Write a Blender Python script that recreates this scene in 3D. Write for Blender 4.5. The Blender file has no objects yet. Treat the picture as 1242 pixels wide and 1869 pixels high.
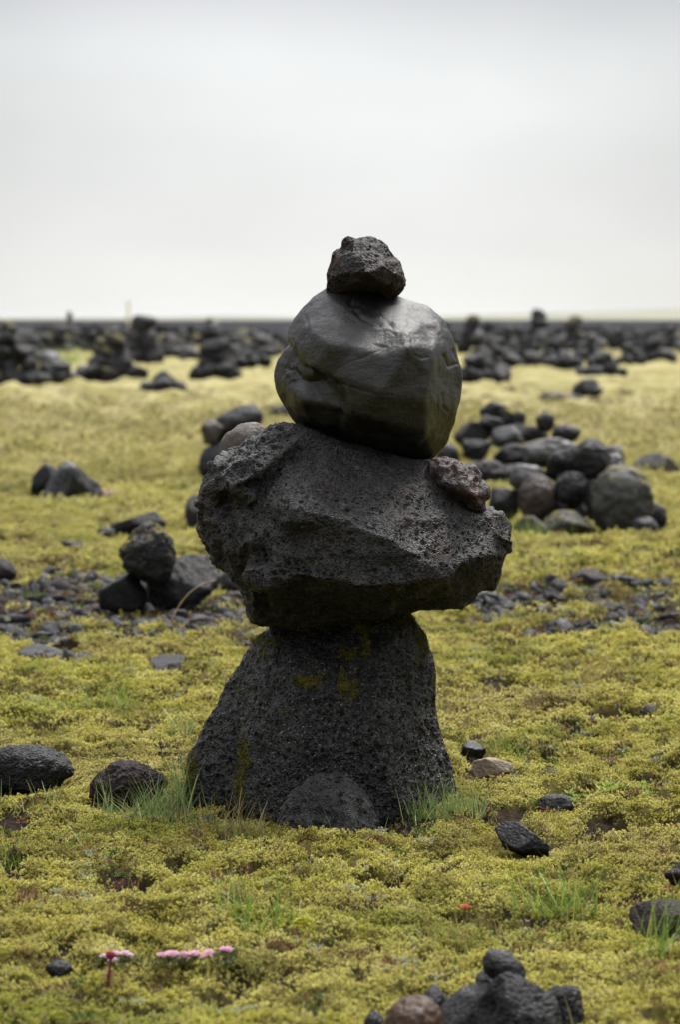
import bpy, bmesh, math, random
import numpy as np
from mathutils import Vector, Matrix, Euler
from mathutils.geometry import delaunay_2d_cdt
random.seed(7)
rng = np.random.default_rng(7)
SC = bpy.context.scene
COL = SC.collection
R = math.radians

# ------------------------------------------------------------------ camera model
F = 5543.0; CX, CY = 621.0, 934.5; H = 0.94; HOR = 582.0
PIT = math.atan((CY - HOR) / F)
FWD = np.array([0, math.cos(PIT), -math.sin(PIT)])
UP = np.array([0, math.sin(PIT), math.cos(PIT)])
CAM = np.array([0, 0, H])

def at(px, py, Y):
    """point of the place seen at photo pixel (px, py), Y metres ahead of the tripod"""
    d = FWD + np.array([1.0, 0, 0]) * ((px - CX) / F) + UP * ((CY - py) / F)
    return CAM + d * (Y / d[1])

def proj(P):
    v = np.asarray(P) - CAM
    w = v @ FWD
    return CX + F * v[..., 0] / w, CY - F * (v @ UP) / w

def gY(py):
    """distance at which flat ground appears in photo row py"""
    d = FWD + UP * ((CY - py) / F)
    return H / -d[2] * d[1]

cam = bpy.data.cameras.new('camera')
camo = bpy.data.objects.new('camera', cam); COL.objects.link(camo)
camo.location = CAM; camo.rotation_euler = (math.pi / 2 - PIT, 0, 0)
cam.sensor_fit = 'VERTICAL'; cam.sensor_height = 23.6; cam.lens = 23.6 * F / 1869
cam.clip_start = 0.05; cam.clip_end = 30000
cam.dof.use_dof = True; cam.dof.focus_distance = 5.62; cam.dof.aperture_fstop = 4.2; cam.dof.aperture_blades = 7
SC.camera = camo

# ------------------------------------------------------------------ noise in numpy
def _h(ix, iy, iz, s):
    n = (ix.astype(np.int64) * 374761393 + iy.astype(np.int64) * 668265263 + iz.astype(np.int64) * 2147483647 + s * 974711) & 0xffffffff
    n = ((n ^ (n >> 13)) * 1274126177) & 0xffffffff
    n = ((n ^ (n >> 16)) * 2246822519) & 0xffffffff
    return (n ^ (n >> 15)) & 0xffffffff

def _hf(ix, iy, iz, s):
    return _h(ix, iy, iz, s) / 4294967296.0

def noise3(P, s=0):
    """value noise in -1..1"""
    P = np.asarray(P, float); I = np.floor(P); f = P - I
    u = f * f * f * (f * (f * 6 - 15) + 10); I = I.astype(np.int64)
    x, y, z = I[:, 0], I[:, 1], I[:, 2]; a, b, c = u[:, 0], u[:, 1], u[:, 2]
    g = lambda i, j, k: _hf(x + i, y + j, z + k, s)
    x00 = g(0,0,0)*(1-a)+g(1,0,0)*a; x10 = g(0,1,0)*(1-a)+g(1,1,0)*a
    x01 = g(0,0,1)*(1-a)+g(1,0,1)*a; x11 = g(0,1,1)*(1-a)+g(1,1,1)*a
    return ((x00*(1-b)+x10*b)*(1-c)+(x01*(1-b)+x11*b)*c)*2-1

def fbm3(P, o=4, s=0, gain=.5):
    P = np.asarray(P, float); t = 0; a = 1; n = 0
    for k in range(o):
        t = t + a * noise3(P * 2.03**k + 17.3 * k, s + k); n += a; a *= gain
    return t / n

def noise2(x, y, s=0):
    ix = np.floor(x); iy = np.floor(y); fx = x - ix; fy = y - iy
    ix = ix.astype(np.int64); iy = iy.astype(np.int64); z = np.zeros_like(ix)
    def gr(i, j):
        a = _hf(ix + i, iy + j, z, s) * 2 * np.pi
        return np.cos(a) * (fx - i) + np.sin(a) * (fy - j)
    u = fx*fx*fx*(fx*(fx*6-15)+10); v = fy*fy*fy*(fy*(fy*6-15)+10)
    return ((gr(0,0)*(1-u)+gr(1,0)*u)*(1-v)+(gr(0,1)*(1-u)+gr(1,1)*u)*v)*1.5

def fbm2(x, y, o=4, s=0, gain=.5):
    t = 0; a = 1; n = 0
    for k in range(o):
        t = t + a * noise2(x * 2.03**k + 31.7 * k, y * 2.03**k - 11.3 * k, s + k); n += a; a *= gain
    return t / n

def worley(P, s=0):
    """distance to nearest jittered cell point and that cell's random value"""
    P = np.asarray(P, float); I = np.floor(P).astype(np.int64)
    best = np.full(len(P), 9.0); rv = np.zeros(len(P))
    for i in (-1, 0, 1):
        for j in (-1, 0, 1):
            for k in (-1, 0, 1):
                c = I + np.array([i, j, k])
                q = np.stack([_hf(c[:,0], c[:,1], c[:,2], s + m) for m in range(3)], 1) + c
                d = np.sqrt(((P - q)**2).sum(1)); r = _hf(c[:,0], c[:,1], c[:,2], s + 5)
                m = d < best; best = np.where(m, d, best); rv = np.where(m, r, rv)
    return best, rv

def sstep(a, b, x):
    t = np.clip((x - a) / (b - a), 0, 1); return t * t * (3 - 2 * t)

# ------------------------------------------------------------------ scene helpers
def tag(o, label=None, cat=None, group=None, kind=None):
    if label: o['label'] = label
    if cat: o['category'] = cat
    if group: o['group'] = group
    if kind: o['kind'] = kind
    return o

def mesh_np(name, V, faces, mat, smooth=True, attrs=None):
    me = bpy.data.meshes.new(name)
    V = np.asarray(V, np.float32)
    if isinstance(faces, np.ndarray):
        n, k = faces.shape
        me.vertices.add(len(V)); me.vertices.foreach_set('co', V.ravel())
        me.loops.add(n * k); me.loops.foreach_set('vertex_index', faces.astype(np.int32).ravel())
        me.polygons.add(n); me.polygons.foreach_set('loop_start', np.arange(0, n * k, k, dtype=np.int32))
        me.update(calc_edges=True)
    else:
        me.from_pydata([tuple(v) for v in V], [], faces); me.update()
    if smooth: me.polygons.foreach_set('use_smooth', np.ones(len(me.polygons), bool))
    for kx, v in (attrs or {}).items():
        a = me.attributes.new(kx, 'FLOAT', 'POINT'); a.data.foreach_set('value', np.asarray(v, np.float32))
    for m in (mat if isinstance(mat, (list, tuple)) else [mat]): me.materials.append(m)
    return me

def link(name, me, parent=None, loc=None):
    o = bpy.data.objects.new(name, me); COL.objects.link(o)
    if loc is not None: o.location = loc
    if parent is not None:
        o.parent = parent
        o.matrix_parent_inverse = Matrix.Translation(parent.location).inverted()
    return o

def recentre(V):
    """origin at the thing's base"""
    c = np.array([(V[:,0].min()+V[:,0].max())/2, (V[:,1].min()+V[:,1].max())/2, V[:,2].min()])
    return V - c, c

# ------------------------------------------------------------------ materials
class NT:
    def __init__(s, name):
        s.m = bpy.data.materials.new(name); s.m.use_nodes = True
        s.t = s.m.node_tree; s.t.nodes.clear()
        s.out = s.n('ShaderNodeOutputMaterial')
    def n(s, ty, **kw):
        nd = s.t.nodes.new(ty)
        for k, v in kw.items():
            if k.startswith('i_'):
                kk = k[2:]; nd.inputs[int(kk) if kk.isdigit() else kk.replace('_', ' ')].default_value = v
            else: setattr(nd, k, v)
        return nd
    def l(s, a, b): s.t.links.new(a, b)
    def pos(s): return s.n('ShaderNodeNewGeometry').outputs['Position']
    def noise(s, vec, scale, detail=4, rough=.55):
        nd = s.n('ShaderNodeTexNoise', i_Scale=scale, i_Detail=detail, i_Roughness=rough); s.l(vec, nd.inputs['Vector']); return nd.outputs['Fac']
    def ramp(s, fac, stops, interp='LINEAR'):
        nd = s.n('ShaderNodeValToRGB'); cr = nd.color_ramp; cr.interpolation = interp
        while len(cr.elements) < len(stops): cr.elements.new(.5)
        for e, (p, c) in zip(cr.elements, stops):
            e.position = p; e.color = (*c, 1) if len(c) == 3 else c
        s.l(fac, nd.inputs[0]); return nd.outputs[0]
    def rng(s, fac, a, b, c=0, d=1):
        nd = s.n('ShaderNodeMapRange', i_1=a, i_2=b, i_3=c, i_4=d); s.l(fac, nd.inputs[0]); return nd.outputs[0]
    def mix(s, fac, a, b, mode='MIX'):
        nd = s.n('ShaderNodeMix', data_type='RGBA', blend_type=mode)
        for sock, v in ((nd.inputs[0], fac), (nd.inputs[6], a), (nd.inputs[7], b)):
            if hasattr(v, 'is_linked'): s.l(v, sock)
            elif isinstance(v, (int, float)): sock.default_value = v
            else: sock.default_value = (*v, 1)
        return nd.outputs[2]
    def math(s, op, a, b=0.5):
        nd = s.n('ShaderNodeMath', operation=op)
        for i, v in enumerate((a, b)):
            if hasattr(v, 'is_linked'): s.l(v, nd.inputs[i])
            else: nd.inputs[i].default_value = v
        return nd.outputs[0]
    def attr(s, name): return s.n('ShaderNodeAttribute', attribute_name=name).outputs['Fac']
    def done(s, shader): s.l(shader, s.out.inputs['Surface']); return s.m

def rock_mat(name, cols, rough=(.4, .75), scale=30, pit=0., pit_scale=120, bump=.4, bump_scale=140, moss=False, spec=.5, streak=None, crust_glint=0., topmoss=0., tint=None):
    t = NT(name); p = t.pos()
    oi = t.n('ShaderNodeObjectInfo').outputs['Random']
    n1 = t.noise(p, scale, 6, .65)
    c = t.ramp(n1, [(.3, cols[0]), (.52, cols[1]), (.72, cols[2])])
    c = t.mix(t.rng(t.noise(p, scale * .22, 3), .4, .65, 0, .55), c, tuple(x * .55 for x in cols[1]))
    hv = t.mix(oi, (.75, .75, .78), (1.3, 1.25, 1.2)); c = t.mix(1.0, c, hv, 'MULTIPLY')
    if tint:
        c = t.mix(t.rng(t.noise(p, tint[1], 4, .6), tint[2], tint[2] + .12, 0, tint[3] if len(tint) > 3 else .75), c, tint[0])
    if crust_glint:
        n = t.noise(p, 220, 3, .7); c = t.mix(t.rng(n, .60, .68, 0, crust_glint), c, (.27, .265, .235))  # pale crust specks; on the lava boulder they paint in glints on pit rims
    rr = t.rng(t.noise(p, scale * 1.7, 4, .7), .35, .65, rough[0], rough[1])
    if topmoss:
        g = t.n('ShaderNodeNewGeometry'); sp = t.n('ShaderNodeSeparateXYZ'); t.l(g.outputs['Normal'], sp.inputs[0])
        a = t.math('MULTIPLY', t.rng(sp.outputs[2], .35, .8), t.rng(t.noise(p, 18, 4, .6), .5 - .1 * topmoss, .58))
        c = t.mix(a, c, t.ramp(t.noise(p, 160, 3), [(.35, (.05, .045, .008)), (.6, (.2, .16, .02)), (.75, (.3, .25, .04))]))
        rr = t.mix(a, rr, (.95, .95, .95))
    if moss:
        ma = t.attr('moss')
        mm = t.rng(t.math('ADD', ma, t.math('MULTIPLY', t.math('SUBTRACT', t.noise(p, 90, 5, .7), .5), 3.0)), .35, .6)
        c = t.mix(mm, c, t.ramp(t.noise(p, 260, 3), [(.3, (.018, .016, .006)), (.55, (.05, .046, .010)), (.75, (.12, .11, .02))]))
        rr = t.mix(mm, rr, (.95, .95, .95))
    b = t.n('ShaderNodeBsdfPrincipled'); t.l(c, b.inputs['Base Color']); t.l(rr, b.inputs['Roughness'])
    b.inputs['Specular IOR Level'].default_value = spec
    hsum = t.math('MULTIPLY', t.noise(p, bump_scale, 6, .65), 1.0)
    if pit:
        v = t.n('ShaderNodeTexVoronoi', feature='F1', i_Scale=pit_scale, i_Randomness=1.0); t.l(p, v.inputs['Vector'])
        hsum = t.math('ADD', hsum, t.math('MULTIPLY', t.rng(v.outputs['Distance'], .12, .5), pit))
    if streak:
        mp = t.n('ShaderNodeMapping'); t.l(p, mp.inputs[0]); mp.inputs['Rotation'].default_value = (.35, .3, .2); mp.inputs['Scale'].default_value = (6, 6, 60)
        st = t.noise(mp.outputs[0], 2.2, 7, .7); hsum = t.math('ADD', hsum, t.math('MULTIPLY', st, streak))
    bp = t.n('ShaderNodeBump', i_Strength=bump, i_Distance=.004); t.l(hsum, bp.inputs['Height']); t.l(bp.outputs[0], b.inputs['Normal'])
    return t.done(b.outputs[0])

M = {}
M['lava'] = rock_mat('lava_rock', [(.0035,.0035,.004), (.008,.008,.0088), (.022,.0216,.0216)], (.4,.75), 40, .9, 150, 1., 160, spec=.22)
M['lava_slab'] = rock_mat('lava_slab_rock', [(.005,.005,.0054), (.018,.0178,.018), (.055,.054,.053)], (.25,.6), 55, .9, 230, 1., 200, spec=.27, tint=((.045,.026,.022), 9, .57, .45))
M['lava_base'] = rock_mat('lava_boulder_rock', [(.0032,.0032,.0034), (.010,.010,.0105), (.040,.0395,.039)], (.2,.45), 60, 1., 170, 1., 240, spec=.28, moss=True, crust_glint=.6)
M['basalt'] = rock_mat('smooth_wet_basalt', [(.0035,.0035,.0035), (.006,.006,.0058), (.011,.0108,.010)], (.28,.48), 26, .25, 130, .42, 380, streak=.3, crust_glint=.05, spec=.34)
M['basalt_plain'] = rock_mat('grey_basalt', [(.0055,.0055,.0062), (.011,.011,.0121), (.025,.025,.027)], (.4,.75), 30, .5, 160, .6, 150, spec=.24)
M['pale'] = rock_mat('pale_grey_stone', [(.015,.015,.0165), (.028,.028,.030), (.05,.05,.051)], (.4,.7), 25, .1, 200, .3, 120)
M['brown'] = rock_mat('brown_stone', [(.026,.020,.017), (.045,.035,.030), (.072,.058,.05)], (.55,.8), 60, .15, 300, .25, 300)
M['redbrown'] = rock_mat('rusty_brown_stone', [(.052,.023,.010), (.066,.036,.019), (.046,.038,.031)], (.5,.75), 12, 0, 100, .3, 120, spec=.22)
M['scoria'] = rock_mat('dark_red_scoria', [(.004,.003,.0036), (.011,.0085,.009), (.030,.024,.024)], (.45,.8), 60, .9, 200, .9, 220, spec=.26, tint=((.055,.020,.016), 26, .55))
M['scoria_red'] = rock_mat('red_scoria', [(.008,.006,.006), (.027,.020,.0195), (.095,.070,.067)], (.45,.8), 70, .9, 220, .8, 240, tint=((.085,.040,.036), 20, .5))
M['scoria_matt'] = rock_mat('dull_brown_scoria', [(.012,.008,.008), (.024,.016,.015), (.045,.031,.028)], (.7,.95), 40, .7, 180, .8, 130, spec=.25)
M['rubble'] = rock_mat('far_lava_rubble', [(.003,.003,.0034), (.0065,.0065,.0072), (.015,.0148,.0148)], (.6,.9), 6, .3, 20, .5, 20, spec=.15)
M['earthy'] = rock_mat('earthy_brown_stone', [(.014,.010,.008), (.026,.019,.015), (.042,.034,.029)], (.5,.8), 20, .2, 120, .5, 140, spec=.3)
M['tan'] = rock_mat('tan_stone', [(.09,.07,.05), (.16,.125,.09), (.24,.20,.15)], (.6,.85), 40, .2, 160, .7, 90)
M['lava_mossy'] = rock_mat('mossy_lava_rock', [(.004,.004,.0045), (.009,.009,.0097), (.023,.0226,.0226)], (.4,.75), 40, .8, 150, .8, 160, topmoss=.9, spec=.3)
M['gravel'] = rock_mat('gravel_stone', [(.012,.012,.0135), (.024,.024,.026), (.05,.049,.05)], (.55,.9), 50, .3, 200, .6, 200, spec=.2)
M['lichen_rock'] = rock_mat('greenish_grey_stone', [(.011,.011,.010), (.021,.0215,.0185), (.042,.042,.036)], (.6,.85), 30, .3, 150, .5, 120, topmoss=.25)

def leaf_mat(name, fn, rough=.5, trans=.35, spec=.4):
    t = NT(name); c = fn(t)
    b = t.n('ShaderNodeBsdfPrincipled', i_Roughness=rough); b.inputs['Specular IOR Level'].default_value = spec
    t.l(c, b.inputs['Base Color'])
    tr = t.n('ShaderNodeBsdfTranslucent'); t.l(c, tr.inputs[0])
    mx = t.n('ShaderNodeMixShader', i_0=trans); t.l(b.outputs[0], mx.inputs[1]); t.l(tr.outputs[0], mx.inputs[2])
    return t.done(mx.outputs[0])

def moss_col(t, dark=1.0):
    p = t.pos(); oi = t.n('ShaderNodeObjectInfo').outputs['Random']
    tip = t.attr('tip')
    a = t.ramp(t.noise(p, 3.2, 4, .6), [(.28, (.34,.31,.04)), (.42, (.62,.58,.09)), (.52, (.84,.79,.24)), (.60, (.68,.65,.10)), (.72, (.44,.48,.055))])
    b = t.ramp(t.noise(p, 14, 3, .6), [(.30, (.18,.155,.03)), (.42, (.46,.42,.07)), (.54, (.74,.68,.16)), (.68, (.90,.84,.42))])
    c = t.mix(t.rng(t.noise(p, 2.1, 3, .6), .38, .62, .25, .75), a, b)
    c = t.mix(t.rng(t.noise(p, 2.6, 5, .65), .55, .64, 0, .7), c, (.24, .20, .045))
    c = t.mix(t.rng(t.noise(p, 1.7, 4, .6), .56, .66, 0, .75), c, (.36, .42, .05))
    c = t.mix(t.rng(t.noise(p, 1.1, 3, .5), .53, .66, 0, .55), c, (.60, .51, .20))
    c = t.mix(t.rng(t.noise(p, 5.3, 3, .6), .60, .70, 0, .6), c, (.20, .24, .03))
    c = t.mix(t.rng(t.noise(p, 8, 5, .65), .57, .68, 0, .7), c, (.16, .10, .04))
    c = t.mix(t.rng(t.noise(p, 26, 3, .6), .64, .70, 0, .6), c, (.22, .09, .03))
    c = t.mix(t.rng(oi, .6, 1, 0, .35), c, (.22, .17, .04))
    sy = t.n('ShaderNodeSeparateXYZ'); t.l(p, sy.inputs[0])
    c = t.mix(t.rng(sy.outputs[1], 9, 25, 0, .82), c, t.mix(t.rng(t.noise(p, 1.3, 4, .65), .38, .62), (.44, .39, .15), (.76, .68, .38)))
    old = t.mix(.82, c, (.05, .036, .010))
    hair = t.mix(t.rng(t.noise(p, 35, 3, .6), .35, .65, .15, .6), c, (.94, .90, .46))      # pale hair points, also painting in bright highlights on the tips
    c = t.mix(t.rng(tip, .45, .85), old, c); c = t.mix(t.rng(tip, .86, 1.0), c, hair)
    far = t.math('MULTIPLY', t.rng(sy.outputs[1], 10, 15), t.rng(t.noise(p, .8, 5, .65), .50, .62, 0, .6)); c = t.mix(far, c, (.22, .20, .05))
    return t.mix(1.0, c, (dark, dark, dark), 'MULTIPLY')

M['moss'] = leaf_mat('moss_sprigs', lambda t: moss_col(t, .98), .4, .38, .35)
def _cm(t):
    p = t.pos(); tip = t.attr('tip')
    c = t.ramp(t.noise(p, 60, 3), [(.35, (.075,.068,.010)), (.55, (.16,.147,.02)), (.7, (.28,.255,.035))])
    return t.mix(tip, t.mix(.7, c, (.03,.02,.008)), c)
M['rock_moss'] = leaf_mat('rock_moss', _cm, .6, .2, .3)
def _lm(t):
    p = t.pos(); return t.ramp(t.noise(p, 90, 3), [(.35, (.42,.42,.05)), (.65, (.62,.60,.10))])
M['lime_moss'] = leaf_mat('lime_moss', _lm, .5, .3, .4)

def grass_fn(cols):
    def fn(t):
        oi = t.attr('blade')
        return t.ramp(oi, [(0, cols[0]), (.5, cols[1]), (.85, cols[2]), (1, cols[3])])
    return fn
M['grass'] = leaf_mat('blue_green_grass', grass_fn([(.09,.15,.035), (.17,.25,.07), (.28,.35,.14), (.46,.38,.16)]), .3, .35, .6)
M['grass_green'] = leaf_mat('bright_green_grass', grass_fn([(.09,.16,.02), (.16,.26,.035), (.26,.34,.06), (.42,.32,.10)]), .3, .4, .6)
M['grass_mixed'] = leaf_mat('mixed_dry_grass', grass_fn([(.12,.15,.045), (.22,.20,.07), (.36,.27,.11), (.32,.15,.07)]), .45, .35, .5)
M['straw'] = leaf_mat('dry_straw', grass_fn([(.30,.19,.09), (.40,.27,.14), (.45,.33,.18), (.48,.36,.22)]), .5, .2, .4)
M['leaf'] = leaf_mat('succulent_leaf', grass_fn([(.14,.22,.03), (.24,.34,.06), (.34,.42,.10), (.42,.46,.14)]), .35, .3, .5)
def flat(name, c, rough=.6, trans=.2):
    def fn(t):
        return t.mix(t.rng(t.noise(t.pos(), 200, 2), .35, .65), tuple(x * .75 for x in c), c)
    return leaf_mat(name, fn, rough, trans, .3)
M['pink'] = flat('pink_petals', (.72,.40,.55)); M['paleflower'] = flat('pale_pink_petals', (.74,.52,.62))
M['bud'] = flat('crimson_bud', (.22,.02,.04)); M['stemred'] = flat('red_stem', (.16,.035,.03)); M['coral'] = flat('coral_petals', (.62,.10,.07))
M['cushion'] = flat('dark_green_cushion', (.10,.12,.03)); M['heath'] = flat('dark_brown_heath', (.035,.022,.010))

# ------------------------------------------------------------------ ground
SOIL = [(215,1607,34,14,1), (312,1603,36,18,1), (195,1642,34,18,1), (240,1650,44,20,.9), (150,1660,26,12,.8), (20,1608,26,14,1),
        (350,1660,18,10,.8), (1190,1432,50,20,1), (1215,1455,60,18,.8), (1075,1475,40,14,.7), (1110,1430,40,12,.5), (735,1668,40,14,.6), (780,1720,30,9,.5), (520,1740,30,10,.5),
        (640,1515,120,14,.8), (20,1505,34,18,.9), (85,1552,40,12,.5), (930,1440,60,10,.6), (480,1500,100,16,.7), (300,1480,90,10,.5),
        (915,1255,40,14,.7), (880,1262,24,8,.7), (1010,1295,60,12,.5), (1130,1345,50,12,.5), (240,1365,24,10,.6), (270,1340,12,8,.8), (130,1290,60,12,.4), (60,1275,50,16,.5),
        (690,1620,80,12,.5), (610,1600,60,10,.4), (830,1290,40,8,.4), (1040,1560,60,12,.4), (110,1765,40,12,.5), (420,1620,60,12,.3), (1000,1400,70,14,.35), (1200,1540,60,14,.4)]
GRAV = [(110,1105,180,44,1), (330,1130,180,36,1), (440,1105,80,46,.9), (60,1160,130,26,.8), (20,1120,80,46,1), (230,1165,90,20,.8), (445,1165,40,24,.8),
        (1110,1108,170,24,1), (1195,1145,110,26,1), (900,1108,100,26,.9), (1050,1160,110,20,.9), (850,1155,60,18,.7), (1010,1085,60,12,.7)]
def blobs(x, y, L):
    Y = np.clip(y, 2.5, 400); px = CX + F * x / Y; py = HOR + H * F / Y
    m = np.zeros_like(x)
    for a, b, ra, rb, w in L:
        m = np.maximum(m, w * np.exp(-((px - a) / ra)**2 - ((py - b) / (rb * 1.35))**2))
    return np.where(y > 2.5, m, 0)

def masks(x, y):
    r = np.hypot(x, y)
    n = fbm2(x * 9, y * 9, 4, 41)
    soil = sstep(.22, .40, blobs(x, y, SOIL) + n * .6)
    soil = np.maximum(soil, sstep(.12, .27, fbm2(x * 3.6, y * 2.4, 5, 77, .62)) * (r < 40))
    grav = sstep(.28, .55, blobs(x, y, GRAV) + fbm2(x * 6, y * 6, 4, 51) * .75)
    dark = sstep(85, 135, r + 45 * fbm2(x * .03, y * .03, 4, 61))
    straw = sstep(13, 32, r)
    return soil, grav, dark, straw

DENTS = []      # (x, y, half width, half depth, z): moss parts round each stone's foot
def ground_h(x, y, soil=None, grav=None, fine=True):
    r = np.hypot(x, y)
    big = sstep(7.5, 11, r)
    h = (.042 + .045 * big) * fbm2(x * 1.7, y * 1.5, 3, 3) * (1 + .8 * sstep(14, 40, r))
    h += .016 * fbm2(x * 3.6, y * 3.2, 2, 6)
    h += .05 * sstep(14, 30, r) * (np.abs(fbm2(x * 1.1, y * .9, 3, 7)) * 2 - .4) / (1 + (r / 90)**2)
    h += .03 * sstep(12, 40, r) * fbm2(x * .5, y * .5, 3, 4)
    if soil is None: soil, grav, _, _ = masks(x, y)
    c1 = 1 - np.abs(noise2(x * 5.5, y * 5.5, 11)) * 2
    c2 = 1 - np.abs(noise2(x * 13 + .3, y * 13, 12)) * 2
    fade = 1 / (1 + (r / 60)**2)
    m = (1 - .8 * soil) * (1 - .85 * grav)
    h += m * fade * (.020 * c1 + .011 * c2)
    if fine:
        h += m * fade * (.006 * (1 - np.abs(noise2(x * 34, y * 34, 13)) * 2) + .004 * noise2(x * 80, y * 80, 14))
    h += -.010 * soil * fade - .012 * grav * fade + .006 * (soil + grav) * fade * fbm2(x * 40, y * 40, 3, 15)
    h *= sstep(.2, 1.5, r)
    for (dx, dy, rx, ry, dz) in DENTS:
        k = np.nonzero((np.abs(x - dx) < 2 * rx) & (np.abs(y - dy) < 2 * ry))[0]
        if len(k):
            m = np.exp(-(((x[k] - dx) / rx)**2 + ((y[k] - dy) / ry)**2)**2); h[k] = h[k] * (1 - m) + (dz + .25 * h[k]) * m
    return h

def gh(x, y):
    return float(ground_h(np.array([float(x)]), np.array([float(y)]), fine=False)[0])

# low pale hills on the horizon
def build_hills():
    xs = np.linspace(-2600, 2600, 240); ys = np.linspace(3000, 4600, 26)
    X, Y = np.meshgrid(xs, ys); v = (Y - 3000) / 1600
    prof = np.sin(np.pi * np.clip(v, 0, 1))**.8
    px = CX + F * X / 3800
    top = np.interp(px, [-2500, -200, 300, 420, 560, 700, 900, 1000, 1100, 1242, 1600, 3600], [4, 2.5, 2.5, 5, 3.2, 3.5, 6.5, 8.5, 10.0, 13.5, 17, 9])
    Z = prof * top * (1 + .12 * fbm2(X * .004, Y * .004, 4, 91)) - 1.0 * (1 - prof)
    nr, nt = X.shape; idx = np.arange(nr * nt).reshape(nr, nt)
    q = np.stack([idx[:-1,:-1], idx[:-1,1:], idx[1:,1:], idx[1:,:-1]], -1).reshape(-1, 4)
    t = NT('hill_grass'); p = t.pos()
    c = t.ramp(t.noise(p, .006, 5, .6), [(.35, (.11,.115,.075)), (.55, (.16,.16,.10)), (.7, (.20,.195,.13))])
    b = t.n('ShaderNodeBsdfPrincipled', i_Roughness=.9); t.l(c, b.inputs['Base Color'])
    o = link('hills', mesh_np('hills', np.stack([X.ravel(), Y.ravel(), Z.ravel()], 1), q, t.done(b.outputs[0])))
    tag(o, 'low pale green hills on the horizon', kind='structure')
build_hills()

# ------------------------------------------------------------------ sculpted cairn stones
def remesh(V, faces, voxel, smooth, factor=.5):
    me = bpy.data.meshes.new('tmp'); me.from_pydata([tuple(v) for v in V], [], faces); me.update()
    bm = bmesh.new(); bm.from_mesh(me); bmesh.ops.recalc_face_normals(bm, faces=bm.faces); bm.to_mesh(me); bm.free()
    o = bpy.data.objects.new('tmp', me); COL.objects.link(o)
    m = o.modifiers.new('r', 'REMESH'); m.mode = 'VOXEL'; m.voxel_size = voxel
    if smooth:
        s = o.modifiers.new('s', 'SMOOTH'); s.factor = factor; s.iterations = smooth
    dg = bpy.context.evaluated_depsgraph_get(); dg.update()
    e = bpy.data.meshes.new_from_object(o.evaluated_get(dg))
    n = len(e.vertices); co = np.empty(n * 3, np.float32); e.vertices.foreach_get('co', co)
    nm = np.empty(n * 3, np.float32); e.vertex_normals.foreach_get('vector', nm)
    k = len(e.loops); li = np.empty(k, np.int32); e.loops.foreach_get('vertex_index', li)
    fs = li.reshape(-1, 4) if k == len(e.polygons) * 4 else [tuple(p.vertices) for p in e.polygons]
    bpy.data.objects.remove(o); bpy.data.meshes.remove(e); bpy.data.meshes.remove(me)
    return co.reshape(-1, 3).astype(float), nm.reshape(-1, 3).astype(float), fs

def sculpt(outline, interior, Y0, back, voxel, smooth, ridges=(), bscale=(.95, .66)):
    pts = [Vector((p[0], p[1])) for p in outline] + [Vector((p[0], p[1])) for p in interior]
    n = len(outline); ed = [(i, (i + 1) % n) for i in range(n)]
    for rd in ridges:
        ids = [n + i for i in rd]; ed += list(zip(ids[:-1], ids[1:]))
    vs, es, fs, ov, oe, of = delaunay_2d_cdt(pts, ed, [], 1, 1e-3)
    dep = [p[2] if len(p) > 2 else 0. for p in outline] + [p[2] for p in interior]
    V = []
    for v, o in zip(vs, ov):
        d = dep[o[0]] if o else 0.
        V.append(at(v.x, v.y, Y0 - d / 100))
    ring0 = []
    for i in range(n):
        ring0.append(next(k for k, o in enumerate(ov) if i in o))
    faces = [tuple(f) for f in fs]
    R0 = np.array([V[k] for k in ring0]); c = R0.mean(0)
    def ring(sc, dy):
        a = len(V)
        for p in R0:
            q = c + (p - c) * sc; q[1] = Y0 + dy; V.append(q)
        return list(range(a, a + n))
    r1 = ring(bscale[0], back * .55); r2 = ring(bscale[1], back)
    V.append(np.array([c[0], Y0 + back * 1.08, c[2]])); cc = len(V) - 1
    for a, b in ((ring0, r1), (r1, r2)):
        for i in range(n):
            j = (i + 1) % n; faces.append((a[i], a[j], b[j], b[i]))
    for i in range(n): faces.append((r2[i], r2[(i + 1) % n], cc))
    return remesh(V, faces, voxel, smooth)

def pits(P, size, s, lo=.15, hi=.48, dens=.75, stretch=(1, 1, 1)):
    d, r = worley(P * np.array(stretch) / size, s)
    rad = lo + (hi - lo) * r**1.5
    return np.where(r > 1 - dens, np.clip(1 - (d / rad)**2, 0, 1), 0)

def front_dist(P, poly):
    px, py = proj(P); best = np.full(len(P), 1e9)
    for (ax, ay), (bx, by) in zip(poly[:-1], poly[1:]):
        ux, uy = bx - ax, by - ay; L = ux * ux + uy * uy + 1e-9
        t = np.clip(((px - ax) * ux + (py - ay) * uy) / L, 0, 1)
        best = np.minimum(best, np.hypot(px - ax - t * ux, py - ay - t * uy))
    return best

def blobpx(P, L):
    px, py = proj(P); m = np.zeros(len(P))
    for a, b, ra, rb, w in L: m = np.maximum(m, w * np.exp(-((px - a) / ra)**2 - ((py - b) / rb)**2))
    return m

def finish(name, V, fs, mat, label, cat, attrs=None, group=None):
    Vc, c = recentre(V)
    o = link(name, mesh_np(name, Vc, fs, mat, True, attrs), loc=c)
    return tag(o, label, cat, group)

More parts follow.
